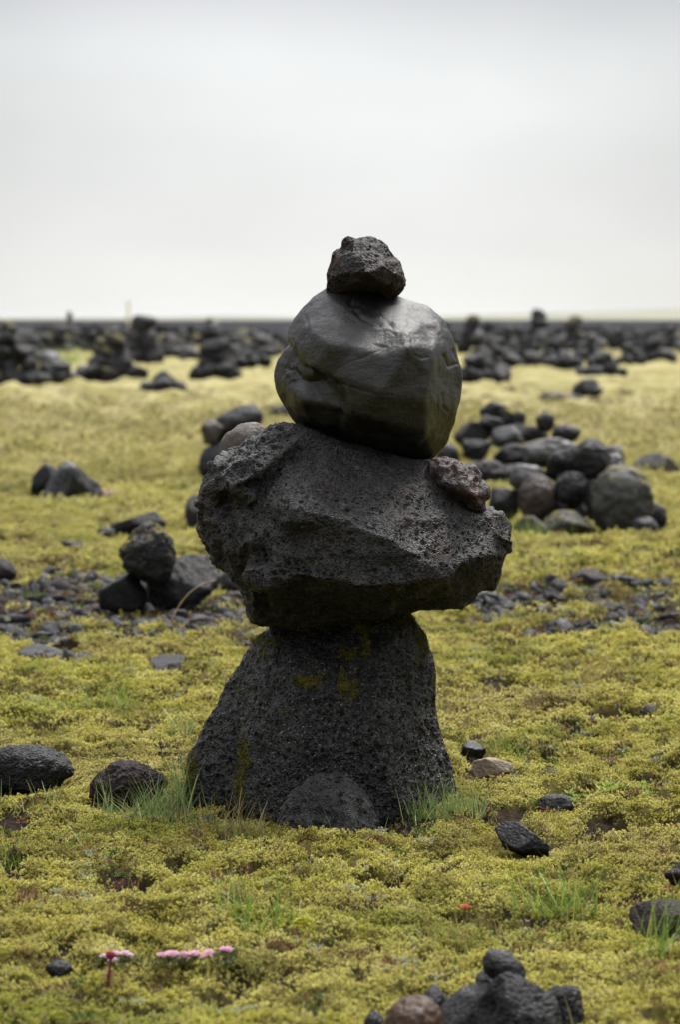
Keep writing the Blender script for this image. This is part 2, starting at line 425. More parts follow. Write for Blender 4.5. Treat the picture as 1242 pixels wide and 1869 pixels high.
# --- base boulder
ol = [(497,1148),(540,1137),(600,1128),(650,1120),(700,1115),(740,1115),(757,1135),(775,1165),(790,1215),(795,1260),(800,1300),(810,1350),(822,1390),(835,1430),(842,1475),(838,1530),
      (700,1560),(560,1560),(430,1545),(348,1510),(338,1440),(347,1388),(368,1342),(390,1300),(412,1258),(436,1218),(460,1182)]
it = [(560,1160,4),(620,1150,5),(690,1142,5),(735,1150,4),(500,1200,7),(560,1210,13),(630,1205,14),(690,1200,14),(745,1210,8),(470,1260,10),(540,1265,18),(620,1270,20),(690,1270,20),(755,1280,10),
      (425,1330,8),(470,1330,16),(540,1340,22),(620,1350,24),(700,1350,23),(770,1360,11),(385,1400,6),(432,1400,11),(460,1410,18),(530,1420,24),(620,1440,25),(710,1440,24),(780,1440,12),
      (370,1460,6),(430,1470,12),(470,1490,20),(560,1510,26),(680,1510,26),(780,1500,14),(440,1340,12)]
V, N, fs = sculpt(ol, it, 5.86, .30, .0023, 22)
dsp = .010 * fbm3(V * 7, 3, 1) + .006 * fbm3(V * 22, 3, 2)
p1 = pits(V, .0155, 3, .22, .64, .85); p2 = pits(V, .0085, 9, .25, .6, .8)
amp = .75 + .5 * fbm3(V * 6, 2, 8)
dsp += -(.0085 * p1 + .0042 * p2) * amp + .0022 * fbm3(V * 130, 3, 5) + .0012 * (1 - 2 * np.abs(noise3(V * 60, 6)))
BMOSS = [(563,1243,24,12,1), (640,1195,18,9,.9), (628,1252,9,24,.9), (645,1262,9,16,.8), (660,1143,20,10,1), (668,1175,8,26,.8), (555,1146,40,7,1), (480,1170,34,10,.8), (770,1165,12,36,.9), (742,1128,20,16,.8),
         (347,1408,14,34,1.1), (438,1435,8,46,1), (446,1385,9,40,.8), (434,1262,8,20,.6), (480,1185,16,14,.6), (700,1150,60,14,.5), (520,1300,18,8,.4), (745,1300,10,30,.3)]
V2 = V + N * dsp[:, None]
mo = blobpx(V2, BMOSS) * (N[:, 1] < .25)
base = finish('lava_boulder', V2, fs, M['lava_base'], 'big pitted black lava boulder with moss patches, at the foot of the tall cairn', 'boulder', dict(moss=mo))

# --- moss sprigs (a shared little shape: whorls of narrow leaves)
def sprig(base_p, n, h, w, rg, tilt=.35):
    n = n / (np.linalg.norm(n) + 1e-9)
    a = np.cross(n, [.3, .5, .8]); a /= np.linalg.norm(a); b = np.cross(n, a)
    ax = n + tilt * (rg.normal() * a + rg.normal() * b); ax /= np.linalg.norm(ax)
    V = []; Fc = []; T = []
    for wh, (hh, ln, k, up) in enumerate(((.45, .60, 4, .8), (.8, .62, 5, 1.2), (1.0, .42, 3, 2.4))):
        ph = rg.uniform(0, 6.28)
        for q in range(k):
            an = ph + q * 6.283 / k + rg.normal() * .25
            d = math.cos(an) * a + math.sin(an) * b
            s = np.cross(ax, d); o = base_p + ax * h * hh * .8
            tipp = o + (d + ax * up * rg.uniform(.6, 1.2)) / math.hypot(1, up) * ln * h * rg.uniform(.7, 1.15)
            i = len(V); V += [o - s * w, o + s * w, tipp]; Fc.append((i, i + 1, i + 2)); T += [.25 + .3 * hh, .25 + .3 * hh, 1.0]
    return V, Fc, T

def sprig_mesh(name, items, mat):
    V = []; Fc = []; T = []
    for it_ in items:
        v, f, t = sprig(*it_); i = len(V); V += v; Fc += [tuple(i + j for j in ff) for ff in f]; T += t
    return np.array(V), np.array(Fc), T

rg = np.random.default_rng(5)
for (a, b, ra, rb, w) in BMOSS[:13]:
    m = blobpx(V2, [(a, b, ra * 1.3, rb * 1.3, 1)]) * (N[:, 1] < .15) * (.55 + .9 * fbm3(V2 * 60, 3, 71))
    pr = np.clip(m, 0, 1)**1.5; pr = np.where(m > .25, pr, 0)
    if pr.sum() <= 0: continue
    k = int(ra * rb * .95 * w) + 60
    ids = rg.choice(len(V2), k, p=pr / pr.sum())
    sv, sf, st = sprig_mesh('moss_patch', [(V2[i] - N[i] * .001, N[i] + np.array([0, 0, .5]), rg.uniform(.003, .0065), .0007, rg) for i in ids], None)
    me = mesh_np('moss_patch', sv, sf, M['rock_moss'], False, dict(tip=st))
    link('moss_patch', me, base)

# --- stone leaning in front of the base boulder
ol = [(508,1510),(512,1480),(530,1455),(560,1432),(600,1414),(622,1410),(648,1430),(680,1465),(692,1500),(690,1540),(600,1560),(515,1550)]
it = [(610,1424,2),(634,1462,9),(648,1522,13),(560,1450,2),(570,1490,5),(590,1525,7.5),(530,1490,2.5),(600,1465,6),(672,1488,6),(680,1520,7),(655,1450,5)]
V, N, fs = sculpt(ol, it, 5.50, .10, .0021, 1, [(0, 1, 2)])
V = V + N * (.014 * fbm3(V * 17, 4, 20) + .004 * (1 - 2 * np.abs(noise3(V * 45, 23))) - .005 * pits(V, .014, 21, .2, .6, .8) + .0015 * fbm3(V * 120, 3, 22))[:, None]
finish('lava_stone', V, fs, M['lava_slab'], 'rough black wedge shaped stone leaning on the front of the big lava boulder', 'stone', dict(moss=blobpx(V, [(625,1525,60,16,.9), (560,1510,20,10,.5)])))

# --- slab
ol = [(364,925),(366,900),(372,872),(385,850),(408,835),(440,820),(465,800),(490,785),(520,778),(550,780),(580,788),(640,806),(700,826),(760,838),(800,846),(835,880),(862,915),(893,930),(920,938),
      (934,962),(938,990,2),(926,1012),(918,1042),(900,1075),(880,1085),(868,1098),(836,1108),(790,1112,0),(750,1120,0),(700,1130,0),(640,1138,0),(560,1142,0),(520,1147,0),(472,1136,0),(455,1105,4),(440,1072,4),(420,1050,2),(398,1028,1),(384,1008),(374,985),(366,952)]
it = [(545,802,4),(520,822,9),(480,856,13),(436,882,14.5),(398,893,9),        # 0-4 crest of the left lump
      (410,852,5),(470,815,4),(440,850,9),                                     # 5-7
      (420,912,7.6),(390,925,4),(465,885,11),(505,862,9.6),(540,840,7.2),           # 8-12 hollow under it
      (396,955,8),(430,950,10.5),(470,925,13),(465,985,17),(428,1002,12),(420,1030,7),(436,1048,11), # 13-19
      (448,1060,17.5),(500,1062,21),(545,1050,23),(600,1056,24.5),(650,1070,25),(700,1066,24.5),(760,1060,22.5),(815,1055,19),(838,1030,16.5),(870,1016,13.5),(905,1010,8.5), # 20-30 lower edge
      (590,862,12),(560,895,18),(540,930,22.5),(625,950,22.5),(665,968,23),(712,985,23.2),(762,1012,22.3),  # 31-37
      (600,806,2),(650,850,6.5),(700,895,11.5),(750,940,14.5),(640,905,14),(700,845,3.5),(770,880,6.5),(800,935,12),(850,975,12),(838,925,7),(885,952,6),(905,978,6),(800,985,17), # 38-50
      (560,985,21.5),(600,1010,22),(690,1030,23),(510,1010,20),(520,965,19), # 51-55
      (500,1100,8),(560,1098,10),(640,1102,11),(720,1097,10),(790,1087,9),(850,1064,7),(895,1042,4),(460,1092,6)]
rid = [(0,1,2,3,4), (20,21,22,23,24,25,26,27,28,29,30), (31,32,33), (33,34,35,36,37,27)]
V, N, fs = sculpt(ol, it, 5.80, .26, .0021, 5, rid)
px, py = proj(V)
n1 = fbm3(V * 9, 4, 30)
dsp = .007 * n1 + .006 * fbm3(V * 26, 4, 31) + .007 * (1 - 2 * np.abs(noise3(V * 15, 39)))
rug = sstep(560, 480, px + 60 * n1)                       # the left lump is rougher
dsp += -(.0055 + .004 * rug) * pits(V, .0155, 33, .12, .44, .6, (1, 1, 1.25)) - (.0035 + .002 * rug) * pits(V, .0078, 35, .2, .55, .7) + (.0014 + .002 * rug) * fbm3(V * 110, 3, 36)
dsp += .009 * rug * (1 - 2 * np.abs(noise3(V * 28, 37)))
under = sstep(-.25, -.6, N[:, 2]) ; dsp += .006 * under * fbm3(V * 40, 3, 38)
V = V + N * dsp[:, None]
slab = finish('lava_slab', V, fs, M['lava_slab'], 'wide jagged grey lava slab balanced on the big boulder, overhanging both sides', 'slab')

# --- reddish chunk on the slab's right shoulder
ol = [(782,852),(800,838),(830,842),(850,848),(868,851),(878,865),(880,880),(892,888),(894,905),(884,916),(887,932),(868,934),(850,922),(820,902),(790,886)]
it = [(810,855,3),(840,862,4.5),(865,872,4),(815,880,5),(845,890,6.5),(870,905,6),(860,880,4.5),(830,868,3),(876,920,3.5)]
V, N, fs = sculpt(ol, it, 5.765, .09, .0019, 2)
V = V + N * (.005 * fbm3(V * 45, 4, 40) + .004 * (1 - 2 * np.abs(noise3(V * 60, 41))) - .003 * pits(V, .009, 42, .2, .5, .7))[:, None]
finish('scoria_chunk', V, fs, M['scoria_red'], 'crumbly reddish scoria chunk wedged on the right shoulder of the slab', 'stone')

# --- smooth round boulder
ol = [(504,690),(508,660),(518,645),(526,628),(530,600),(545,575),(575,546),(605,530),(635,524),(660,530),(690,540),(720,546),(745,553),(779,561),(806,584),(824,617),(832,650),(840,680),(836,720),(829,770),(816,810),
      (792,836),(762,842),(720,838),(680,826),(630,806),(600,796),(556,784),(542,768),(524,740),(510,715)]
it = [(600,562,5),(640,548,3),(690,560,5.5),(735,567,4.5),(775,590,5),(560,600,7.5),(620,598,12.5),(672,592,11),(672,578,8.3),(700,600,12),(728,598,11),(740,612,14),(790,640,11),(818,680,5),
      (540,628,6),(560,640,10),(600,630,15),(650,636,17),(700,650,17),(745,636,17),(784,680,13.5),
      (520,665,2),(540,672,5),(562,694,7),(592,694,10),(575,668,12.5),(612,712,12.5),(606,690,14.5),(640,690,18),(700,715,18.5),(770,730,15),(815,740,7),
      (530,705,5),(555,730,10),(592,735,11.5),(618,745,13),(650,755,17),(710,770,16.5),(775,785,12),(605,775,9),(690,808,9),(740,820,7),(570,765,7.5),(640,785,11),(618,720,12.5)]
V, N, fs = sculpt(ol, it, 5.88, .20, .0023, 40)
V = V + N * .0055                                            # smoothing drew it in a little
front = N[:, 1] < .1
def crease(poly, w, d):
    global V
    q = front_dist(V, poly); k = np.exp(-(q / w)**2) * front
    k = k * (.6 + .6 * np.abs(noise3(V * 40, 50)))
    V = V - N * (.8 * d * k)[:, None]
crease([(526,628),(538,655),(548,668),(575,684),(600,694),(612,705)], 7, .012)
crease([(612,705),(620,730),(618,770),(612,792)], 11, .010)
crease([(525,672),(532,676),(540,674),(548,684)], 4, .006)
crease([(643,545),(640,556)], 3, .003); crease([(641,556),(652,560)], 4, .003)
crease([(648,570),(662,584),(676,590),(694,594)], 3.5, .005); crease([(660,562),(690,574),(706,588),(715,598)], 3, .002)
crease([(712,593),(720,600),(730,602),(744,600)], 4, .003); crease([(712,604),(722,610)], 2.5, .002); crease([(744,586),(748,595),(762,595)], 3, .0015)
crease([(620,672),(640,660),(662,654),(690,640),(700,632)], 2.2, .0016); crease([(625,700),(660,712),(690,720),(720,721)], 2.2, .0014)
crease([(628,758),(640,778),(665,792),(690,794)], 2.4, .002); crease([(712,796),(760,792)], 2, .0012)
crease([(752,622),(756,646),(770,654),(782,652)], 2.2, .002); crease([(745,640),(744,690)], 2, .001); crease([(812,648),(822,668),(834,664)], 3, .004); crease([(830,640),(834,655)], 3, .004); crease([(812,720),(814,745),(820,752)], 4, .003)
crease([(556,575),(562,590),(560,610)], 2.2, .0016); crease([(568,560),(562,566)], 2.2, .002); crease([(690,630),(706,634)], 2, .001); crease([(715,670),(724,660),(733,662)], 2, .0012)
chip = blobpx(V, [(528,680,10,16,1), (536,690,10,10,.8)]) * front
V = V + N * (.0075 * fbm3(V * 10, 3, 51) + .0014 * fbm3(V * 45, 4, 52) - .0012 * pits(V, .02, 57, .06, .2, .35) * (.5 + noise3(V * 8, 58)) + .006 * chip * fbm3(V * 90, 3, 53) + .0005 * fbm3(V * np.array([40, 40, 190]), 4, 55))[:, None]
finish('smooth_boulder', V, fs, M['basalt'], 'smooth round wet black boulder with creases, sitting on the jagged slab', 'boulder')

# --- top stone
ol = [(595,500),(600,488),(605,478),(607,462),(614,456),(623,453),(627,437),(636,431),(650,436),(660,435),(676,432),(692,437),(706,447),(720,467),(731,476),(738,495),(743,511),(738,524),(728,536),(714,540),(708,546),(703,536),(690,532),(668,530),(648,530),(620,534),(597,536),(597,515)]
it = [(648,446,2),(665,442,2),(690,450,3),(640,470,6),(662,468,7),(690,470,6),(712,478,5),(620,475,3),(640,495,7.5),(672,498,10),(700,486,9),(722,500,6),(650,515,6.5),(690,512,9.5),(716,520,5),(612,505,3),(636,520,3)]
V, N, fs = sculpt(ol, it, 5.86, .12, .0019, 5)
V = V + N * (.004 * fbm3(V * 30, 4, 60) + .0022 * (1 - 2 * np.abs(noise3(V * 55, 61))) - .0035 * pits(V, .0085, 62, .2, .55, .75) + .001 * fbm3(V * 150, 2, 63))[:, None]
finish('scoria_stone', V, fs, M['scoria'], 'small rough purplish black lava stone perched at the very top of the cairn', 'stone')

DENTS.append((.0, 5.70, .36, .30, -.008))
# ------------------------------------------------------------------ loose stones
def ico(sub):
    bm = bmesh.new(); bmesh.ops.create_icosphere(bm, subdivisions=sub, radius=1)
    V = np.array([v.co[:] for v in bm.verts]); Fc = np.array([[v.index for v in f.verts] for f in bm.faces]); bm.free(); return V, Fc
ICO = {k: ico(k) for k in (2, 3, 4, 5, 6)}

def stone_shape(seed, kind='angular', sub=5, rough=1.0):
    g = np.random.default_rng(seed); D, Fc = ICO[sub]
    nf, p, am = {'round': (10, 5, .085), 'angular': (18, 16, .07), 'lava': (20, 12, .11), 'blocky': (12, 26, .05)}[kind]
    n = g.normal(size=(nf, 3)); n /= np.linalg.norm(n, axis=1)[:, None]
    h = g.uniform(.66, 1.0, len(n))
    q = np.clip(D @ n.T, 0, None) / h
    Rr = np.minimum((q**p).sum(1)**(-1 / p), 1.25)
    if kind == 'round': Rr = 1 + .16 * fbm3(D * 1.1 + seed % 53, 2, seed % 31)
    P = D * Rr[:, None]
    s = seed % 97
    a = am * rough
    P = P * (1 + a * fbm3(P * 2.2 + s, 4, s) + a * .5 * fbm3(P * 7 + s, 3, s + 3))[:, None]
    if kind == 'lava':
        P = P * (1 - .05 * rough * pits(P + s, .28, s, .2, .55, .8) + .03 * rough * fbm3(P * 16, 3, s))[:, None]
    a, b, c = g.uniform(0, 6.28, 3)
    return P @ np.array(Euler((a, b, c)).to_matrix()).T, Fc

def rock(name, box, Y, mat, label, kind='angular', seed=None, depth=None, sub=5, rot=0., group=None, cat='stone', taper=0., rough=1.0, holes=0):
    """a stone whose visible face spans the given photo box, at Y metres; real depth behind it"""
    x0, y0, x1, y1 = box; rock.k += 1
    V, Fc = stone_shape(seed if seed is not None else rock.k * 13 + 5, kind, sub, rough)
    # lay the longest axis sideways
    w = (x1 - x0) / F * Y; h = (y1 - y0) / F * Y
    u, s, vt = np.linalg.svd(V - V.mean(0), full_matrices=False)
    if rough < 3: V = V @ vt.T[:, [0, 1, 2]]
    V = V - (V.max(0) + V.min(0)) / 2; V = V / ((V.max(0) - V.min(0)) / 2)
    if w >= h: V = V[:, [0, 1, 2]]
    else: V = V[:, [2, 1, 0]]
    if rot:
        c, s_ = math.cos(R(rot)), math.sin(R(rot)); ww, hh = w / 2, h / 2
        # keep the stone's own proportions along the tilted axis
        L = math.hypot(w, h) * .95; T = max(.38 * L, abs(w * h) / L * .9)
        X = V[:, 0] * L / 2; Z = V[:, 2] * T / 2
        V = np.stack([c * X - s_ * Z, V[:, 1], s_ * X + c * Z], 1)
        V = V - (V.max(0) + V.min(0)) / 2; V = V / ((V.max(0) - V.min(0)) / 2)
    if taper:
        V[:, 0] *= 1 - taper * V[:, 2]; V[:, 1] *= 1 - taper * .6 * V[:, 2]; V[:, 0] /= np.abs(V[:, 0]).max()
    dp = depth if depth else .9 * (w * h)**.5
    V = V * np.array([w / 2, dp / 2, h / 2])
    if holes:
        nv = V / (np.linalg.norm(V, axis=1)[:, None] + 1e-9); V = V - nv * (.016 * pits(V, .05, holes, .12, .36, .75) + .005 * pits(V, .02, holes + 1, .2, .5, .6))[:, None]
    c = at((x0 + x1) / 2, (y0 + y1) / 2, Y)
    V = V + c
    if Y < 19 and V[:, 2].min() < .05: DENTS.append((c[0], c[1] - .05, w * .62 + .015, dp * .6 + .09, -.010))
    return finish(name, V, Fc, M[mat], label, cat, None, group)
rock.k = 0

def on(box, up=0): return gY(box[3] - up)

PA = 'stones of the near heap on the right'; PB = 'stones of the jumbled heap behind it on the right'
# loose stones round the cairn
def loose(name, box, mat, label, **k): return rock(name, box, on(box, k.pop('up', 4)), mat, label, **k)
loose('lava_stone', (-60,1356,136,1462), 'lava', 'black rounded lava stone cut off by the left edge, beside the brown scoria lump', kind='lava', seed=311, sub=6, up=22, rough=.7)
loose('scoria_stone', (159,1390,306,1496), 'scoria_matt', 'crumbly dark brown scoria lump in the grass left of the big boulder', kind='lava', seed=322, sub=6, up=24, rough=1.6)
loose('lava_stone', (842,1353,888,1402), 'basalt_plain', 'small blue grey stone standing against the flat tan stone', kind='angular', seed=31, up=8)
loose('tan_stone', (860,1381,939,1430), 'tan', 'flat tan stone in the moss just right of the big boulder', kind='blocky', seed=46, up=8, sub=6, rough=1.8)
loose('lava_stone', (974,1448,1051,1498), 'basalt_plain', 'low smooth dark grey stone half sunk in moss beside the green succulent plant', kind='round', seed=52, up=16)
loose('basalt_stone', (904,1499,1012,1576), 'basalt_plain', 'sharp edged dark basalt wedge lying in front of the half sunk stone', kind='blocky', seed=64, rot=-22, up=14, sub=6)
loose('scoria_stone', (1214,1568,1290,1632), 'scoria', 'dark brown stone at the right edge above a flat matt stone', kind='lava', seed=71, up=14)
loose('scoria_stone', (1151,1644,1300,1730), 'scoria_matt', 'matt dark purplish stone with pale grass blades in front, at the right edge', kind='lava', seed=83, up=24, sub=6, rough=.6)
loose('pebble', (82,1752,134,1788), 'basalt_plain', 'small dark pebble sunk in moss near the pink flowers', kind='round', seed=88, up=10)
# heap cut by the bottom edge
G = 'stones of the small heap at the bottom edge'
rock('pebble', (880,1731,962,1806), 3.98, 'basalt_plain', 'smooth dark grey pebble on top of the heap at the bottom edge', 'round', 402, sub=6, group=G, rot=-14)
rock('lava_stone', (856,1774,1032,1965), 3.90, 'lava', 'grey lava stone with big holes below the smooth top pebble', 'lava', 413, sub=6, group=G, rough=.7, holes=5)
rock('lava_stone', (975,1796,1072,1960), 4.02, 'lava', 'black stone on the right side of the bottom heap', 'lava', 424, sub=6, group=G)
rock('basalt_stone', (802,1792,915,1950), 3.96, 'basalt_plain', 'grey faceted stone left of the holed lava stone in the bottom heap', 'blocky', 435, sub=6, group=G, rot=20)
rock('basalt_stone', (758,1797,845,1935), 4.02, 'basalt_plain', 'darker grey stone between the rusty stone and the faceted stone', 'angular', 446, group=G)
rock('rusty_stone', (692,1815,815,1960), 3.86, 'redbrown', 'rusty brown rounded stone at the left of the bottom heap', 'round', 457, sub=6, group=G)
rock('pebble', (662,1843,706,1920), 3.98, 'basalt_plain', 'dark grey stone peeking out left of the rusty brown stone', 'round', 468, group=G)
rock('pebble', (738,1816,780,1880), 4.06, 'lava', 'small black stone behind the rusty stone of the bottom heap', 'angular', 479, group=G)
rock('pebble', (868,1772,908,1850), 4.05, 'lava', 'dark stone wedged under the smooth top pebble', 'angular', 480, group=G)

# cluster of three left of the slab
G = 'stones of the little three stone cairn'
rock('lava_stone', (178,1042,268,1125), 9.75, 'lava', 'squat lava stone at the left of the little three stone cairn', 'blocky', 501, group=G)
rock('lava_stone', (262,1012,402,1122), 9.80, 'lava', 'broad lava stone on the right of the little three stone cairn', 'angular', 512, sub=6, group=G, rough=1.4)
rock('lava_stone', (232,1052,300,1118), 9.95, 'lava', 'dark lava stone in the shadow under the moss topped stone', 'lava', 517, group=G)
rock('lava_stone', (215,950,323,1066), 9.72, 'lava_mossy', 'moss topped lava stone standing on the little three stone cairn', 'round', 527, sub=6, group=G, rough=1.9, taper=.10)
# further left
rock('basalt_stone', (56,846,118,928), 15.3, 'lava', 'dark rough faced stone leaning behind the shiny pointed stone in open moss', 'angular', 538)
rock('basalt_stone', (78,842,172,930), 15.1, 'basalt', 'shiny pointed dark stone standing in open moss at left', 'angular', 544, taper=.32, sub=6)
rock('basalt_stone', (126,872,192,932), 15.2, 'basalt_plain', 'low sloping stone at the right foot of the shiny pointed stone', 'angular', 555, taper=.3)
rock('pebble', (36,914,80,932), 15.0, 'lava', 'small flat stone in moss left of the split stone', 'angular', 561, sub=4)
rock('basalt_stone', (198,932,306,982), 13.0, 'lava', 'log shaped dark stone lying tilted behind the three stone cairn', 'blocky', 570, rot=14)
rock('pebble', (176,962,212,992), 12.9, 'basalt_plain', 'small grey stone at the left end of the log shaped stone', 'round', 581, sub=4)
rock('pebble', (104,986,152,1012), 12.3, 'lava', 'small rough black stone alone in moss left of the three stone cairn', 'lava', 592, sub=4)
rock('lava_stone', (-48,1018,31,1074), 10.7, 'lava', 'dark rounded stone at the left edge above the gravel patch', 'round', 600)
rock('lava_stone', (336,900,420,982), 13.2, 'lava', 'dark stone half hidden behind the left end of the slab', 'angular', 613)
# pile behind the slab's left end
G = 'stones of the heap behind the left end of the slab'
rock('lava_stone', (361,804,440,900), 16.9, 'basalt_plain', 'grey stone low in the heap behind the left end of the slab', 'round', 624, group=G)
rock('lava_stone', (384,737,480,812), 17.0, 'basalt_plain', 'dark domed stone on top of the heap behind the slab', 'round', 635, sub=6, group=G, rot=18)
rock('pebble', (366,764,408,812), 16.9, 'brown', 'pale brown stone tucked under the dark domed stone', 'angular', 646, group=G)
rock('lava_stone', (420,806,520,900), 17.2, 'lava', 'black stone in the heap mostly hidden by the slab', 'lava', 650, group=G)
rock('brown_stone', (400,770,500,868), 5.99, 'brown', 'smooth brown stone resting on the rear left slope of the slab', 'round', 661, sub=6, depth=.085, rough=.5)
rock('lava_stone', (492,735,575,775), 28, 'basalt_plain', 'dark stone in open moss seen left of the round boulder', 'round', 672, sub=4)
rock('pebble', (462,755,506,775), 28.5, 'lava', 'flat dark stone beside the stone left of the round boulder', 'angular', 683, sub=4)

# near heap on the right
for b, Y, m, lab, k in [
    ((1071,846,1196,982), 13.15, 'lichen_rock', 'large ball shaped grey boulder of the near right heap', 'round'),
    ((1176,918,1219,972), 13.3, 'lava', 'black stone tucked behind the ball shaped boulder on its right', 'round'),
    ((1154,943,1207,988), 12.9, 'basalt_plain', 'small round stone at the foot of the ball shaped boulder', 'round'),
    ((1013,860,1080,926), 13.2, 'basalt_plain', 'oval stone left of the ball shaped boulder, resting on greenish rubble', 'round'),
    ((946,864,1018,956), 13.2, 'earthy', 'tall brownish stone standing at the left of the near right heap', 'round'),
    ((929,846,998,900), 13.35, 'pale', 'pale blue grey stone at the upper left of the near right heap', 'round'),
    ((893,890,955,956), 13.4, 'lava', 'dark jagged stone at the far left foot of the near right heap', 'angular'),
    ((994,816,1078,892), 13.4, 'lava', 'dark upright stone under the top stone of the near right heap', 'angular'),
    ((1046,799,1117,876), 13.3, 'basalt_plain', 'egg shaped stone crowning the near right heap', 'round'),
    ((992,930,1090,988), 13.05, 'lichen_rock', 'greenish grey stone at the bottom middle of the near right heap', 'angular'),
    ((936,940,1002,990), 13.0, 'lichen_rock', 'low greenish stone behind grass at the bottom left of the near right heap', 'angular'),
    ((1022,914,1074,956), 13.25, 'lava', 'small dark stone under the oval stone of the near right heap', 'angular'),
    ((1098,826,1142,876), 13.6, 'pale', 'light grey stone showing behind the egg shaped top stone', 'round'),
    ((985,880,1040,944), 13.45, 'lava', 'black stone in the dark middle of the near right heap', 'angular'),
    ((1060,870,1110,950), 13.5, 'lava', 'black stone hidden behind the ball shaped boulder', 'angular')]:
    rock('heap_stone', b, Y, m, lab, k, sub=5, group=PA, rough=1.5)
for b, Y, m, lab, k in [
    ((876,733,932,768), 17.9, 'lava', 'flat black stone on the very top of the jumbled heap', 'blocky'),
    ((910,743,962,786), 17.8, 'lava_mossy', 'moss covered slanting stone beside the flat top stone', 'angular'),
    ((870,756,920,800), 17.6, 'lava', 'black stone right under the flat top stone of the jumbled heap', 'angular'),
    ((895,776,958,826), 17.3, 'pale', 'pale faced grey stone in the middle of the jumbled heap', 'angular'),
    ((829,768,892,822), 17.6, 'lava', 'dark slanting stone on the left flank of the jumbled heap', 'blocky'),
    ((843,801,902,842), 17.2, 'basalt_plain', 'grey flat faced stone low on the left of the jumbled heap', 'angular'),
    ((900,806,968,856), 17.2, 'lava', 'dark lumpy stone low in the middle of the jumbled heap', 'angular'),
    ((952,798,1068,856), 17.0, 'pale', 'long pale grey stone lying at the right of the jumbled heap', 'round'),
    ((978,753,1014,790), 17.6, 'basalt_plain', 'small dark round stone at the upper right of the jumbled heap', 'round'),
    ((1008,773,1062,812), 17.5, 'basalt_plain', 'smooth dark stone below the small round stone of the jumbled heap', 'round'),
    ((926,773,1004,812), 17.7, 'lava', 'black stone in the hollow between the two tops of the jumbled heap', 'angular'),
    ((796,806,840,860), 17.2, 'basalt_plain', 'blue grey stone beside the round boulder at the heap’s left end'.replace('’', "'"), 'round'),
    ((846,838,930,892), 16.8, 'basalt_plain', 'dark stone at the lower left foot of the jumbled heap', 'round'),
    ((1096,812,1142,850), 17.6, 'brown', 'brownish stone showing behind the egg shaped stone', 'angular'),
    ((900,846,960,890), 16.9, 'lava', 'black stone at the shaded foot of the jumbled heap', 'angular')]:
    rock('heap_stone', b, Y, m, lab, k, sub=5, group=PB, rough=1.9)
rock('lava_stone', (1154,826,1242,884), 17.9, 'lava', 'dark broad stone standing alone right of the ball shaped boulder', 'angular')
rock('lava_stone', (1046,690,1096,734), 35, 'lava', 'pointed dark stone alone in far moss on the right', 'angular', sub=4)
rock('pebble', (1078,706,1104,722), 34.5, 'lava', 'small dark knob at the right foot of the pointed far stone', 'angular', sub=4)
rock('lava_stone', (983,714,1038,742), 34, 'basalt_plain', 'low dark stone left of the pointed far stone', 'round', sub=4)
rock('pebble', (1030,720,1064,740), 34.2, 'lava', 'little stone between the low stone and the pointed far stone', 'angular', sub=4)
rock('scoria_stone', (1036,1037,1106,1084), 10.55, 'scoria', 'purplish jagged stone in moss below the near right heap', 'angular', 703)
rock('lava_stone', (1126,1050,1164,1084), 10.5, 'lava', 'small black stone with a flat neighbour near the right edge', 'angular', 714)
rock('lava_stone', (1150,1056,1197,1082), 10.45, 'lava', 'flat black stone beside the small black stone', 'angular', 725)
rock('pebble', (1040,1148,1096,1190), 9.2, 'basalt_plain', 'grey stone in the right gravel patch, nearest the slab', 'angular', 736)
rock('pebble', (1136,1150,1186,1190), 9.15, 'basalt_plain', 'grey stone in the right gravel patch near the edge', 'angular', 747)
rock('pebble', (868,1080,912,1110), 10.0, 'pale', 'flat pale stone in moss under the right tip of the slab', 'blocky', 758)
rock('pebble', (986,1108,1016,1132), 9.7, 'lava', 'small dark stone in moss between slab and right gravel', 'angular', 769)
rock('flat_stone', (32,1178,128,1214), 8.5, 'basalt_plain', 'flat grey stone plate at the left end of the gravel', 'blocky', 770, depth=.2)
rock('flat_stone', (98,1188,184,1228), 8.4, 'lava', 'darker pitted flat stone beside the grey plate', 'blocky', 781, depth=.2)
rock('flat_stone', (266,1196,344,1250), 8.2, 'gravel', 'thin grey slab set flat in moss left of the cairn', 'blocky', 792, depth=.35)
rock('lava_stone', (400,1040,470,1092), 10.4, 'gravel', 'grey stone behind grass under the left tip of the slab', 'angular', 803)
rock('pebble', (300,1112,352,1142), 9.5, 'basalt_plain', 'grey stone lying in gravel in front of the three stone cairn', 'angular', 814)

# ------------------------------------------------------------------ far cairns and heaps
PROT = []
for k, (kind, mat) in enumerate([('lava','lava'), ('angular','lava'), ('lava','lava'), ('angular','basalt_plain'), ('round','basalt_plain'), ('lava','lava'), ('blocky','lava'), ('lava','lava_mossy'), ('angular','lava_mossy'), ('round','pale')]):
    V, Fc = stone_shape(900 + k * 7, kind, 4); V = V - (V.max(0) + V.min(0)) / 2; V = V / np.ptp(V, axis=0).max() * 2
    PROT.append(mesh_np('heap_stone', V, Fc, M[mat]))
def far_stone(px, py, size, Y, proto, label, group, sq=1.0):
    o = bpy.data.objects.new('heap_stone', PROT[proto]); COL.objects.link(o)
    r = size / 2 / F * Y * 1.32
    o.location = at(px, py, Y); o.rotation_euler = (random.uniform(-.5, .5), random.uniform(-.5, .5), random.uniform(0, 6.28))
    o.scale = (r * random.uniform(.95, 1.3), r * random.uniform(.9, 1.2), r * sq * random.uniform(.75, 1.0))
    return tag(o, label, 'stone', group)
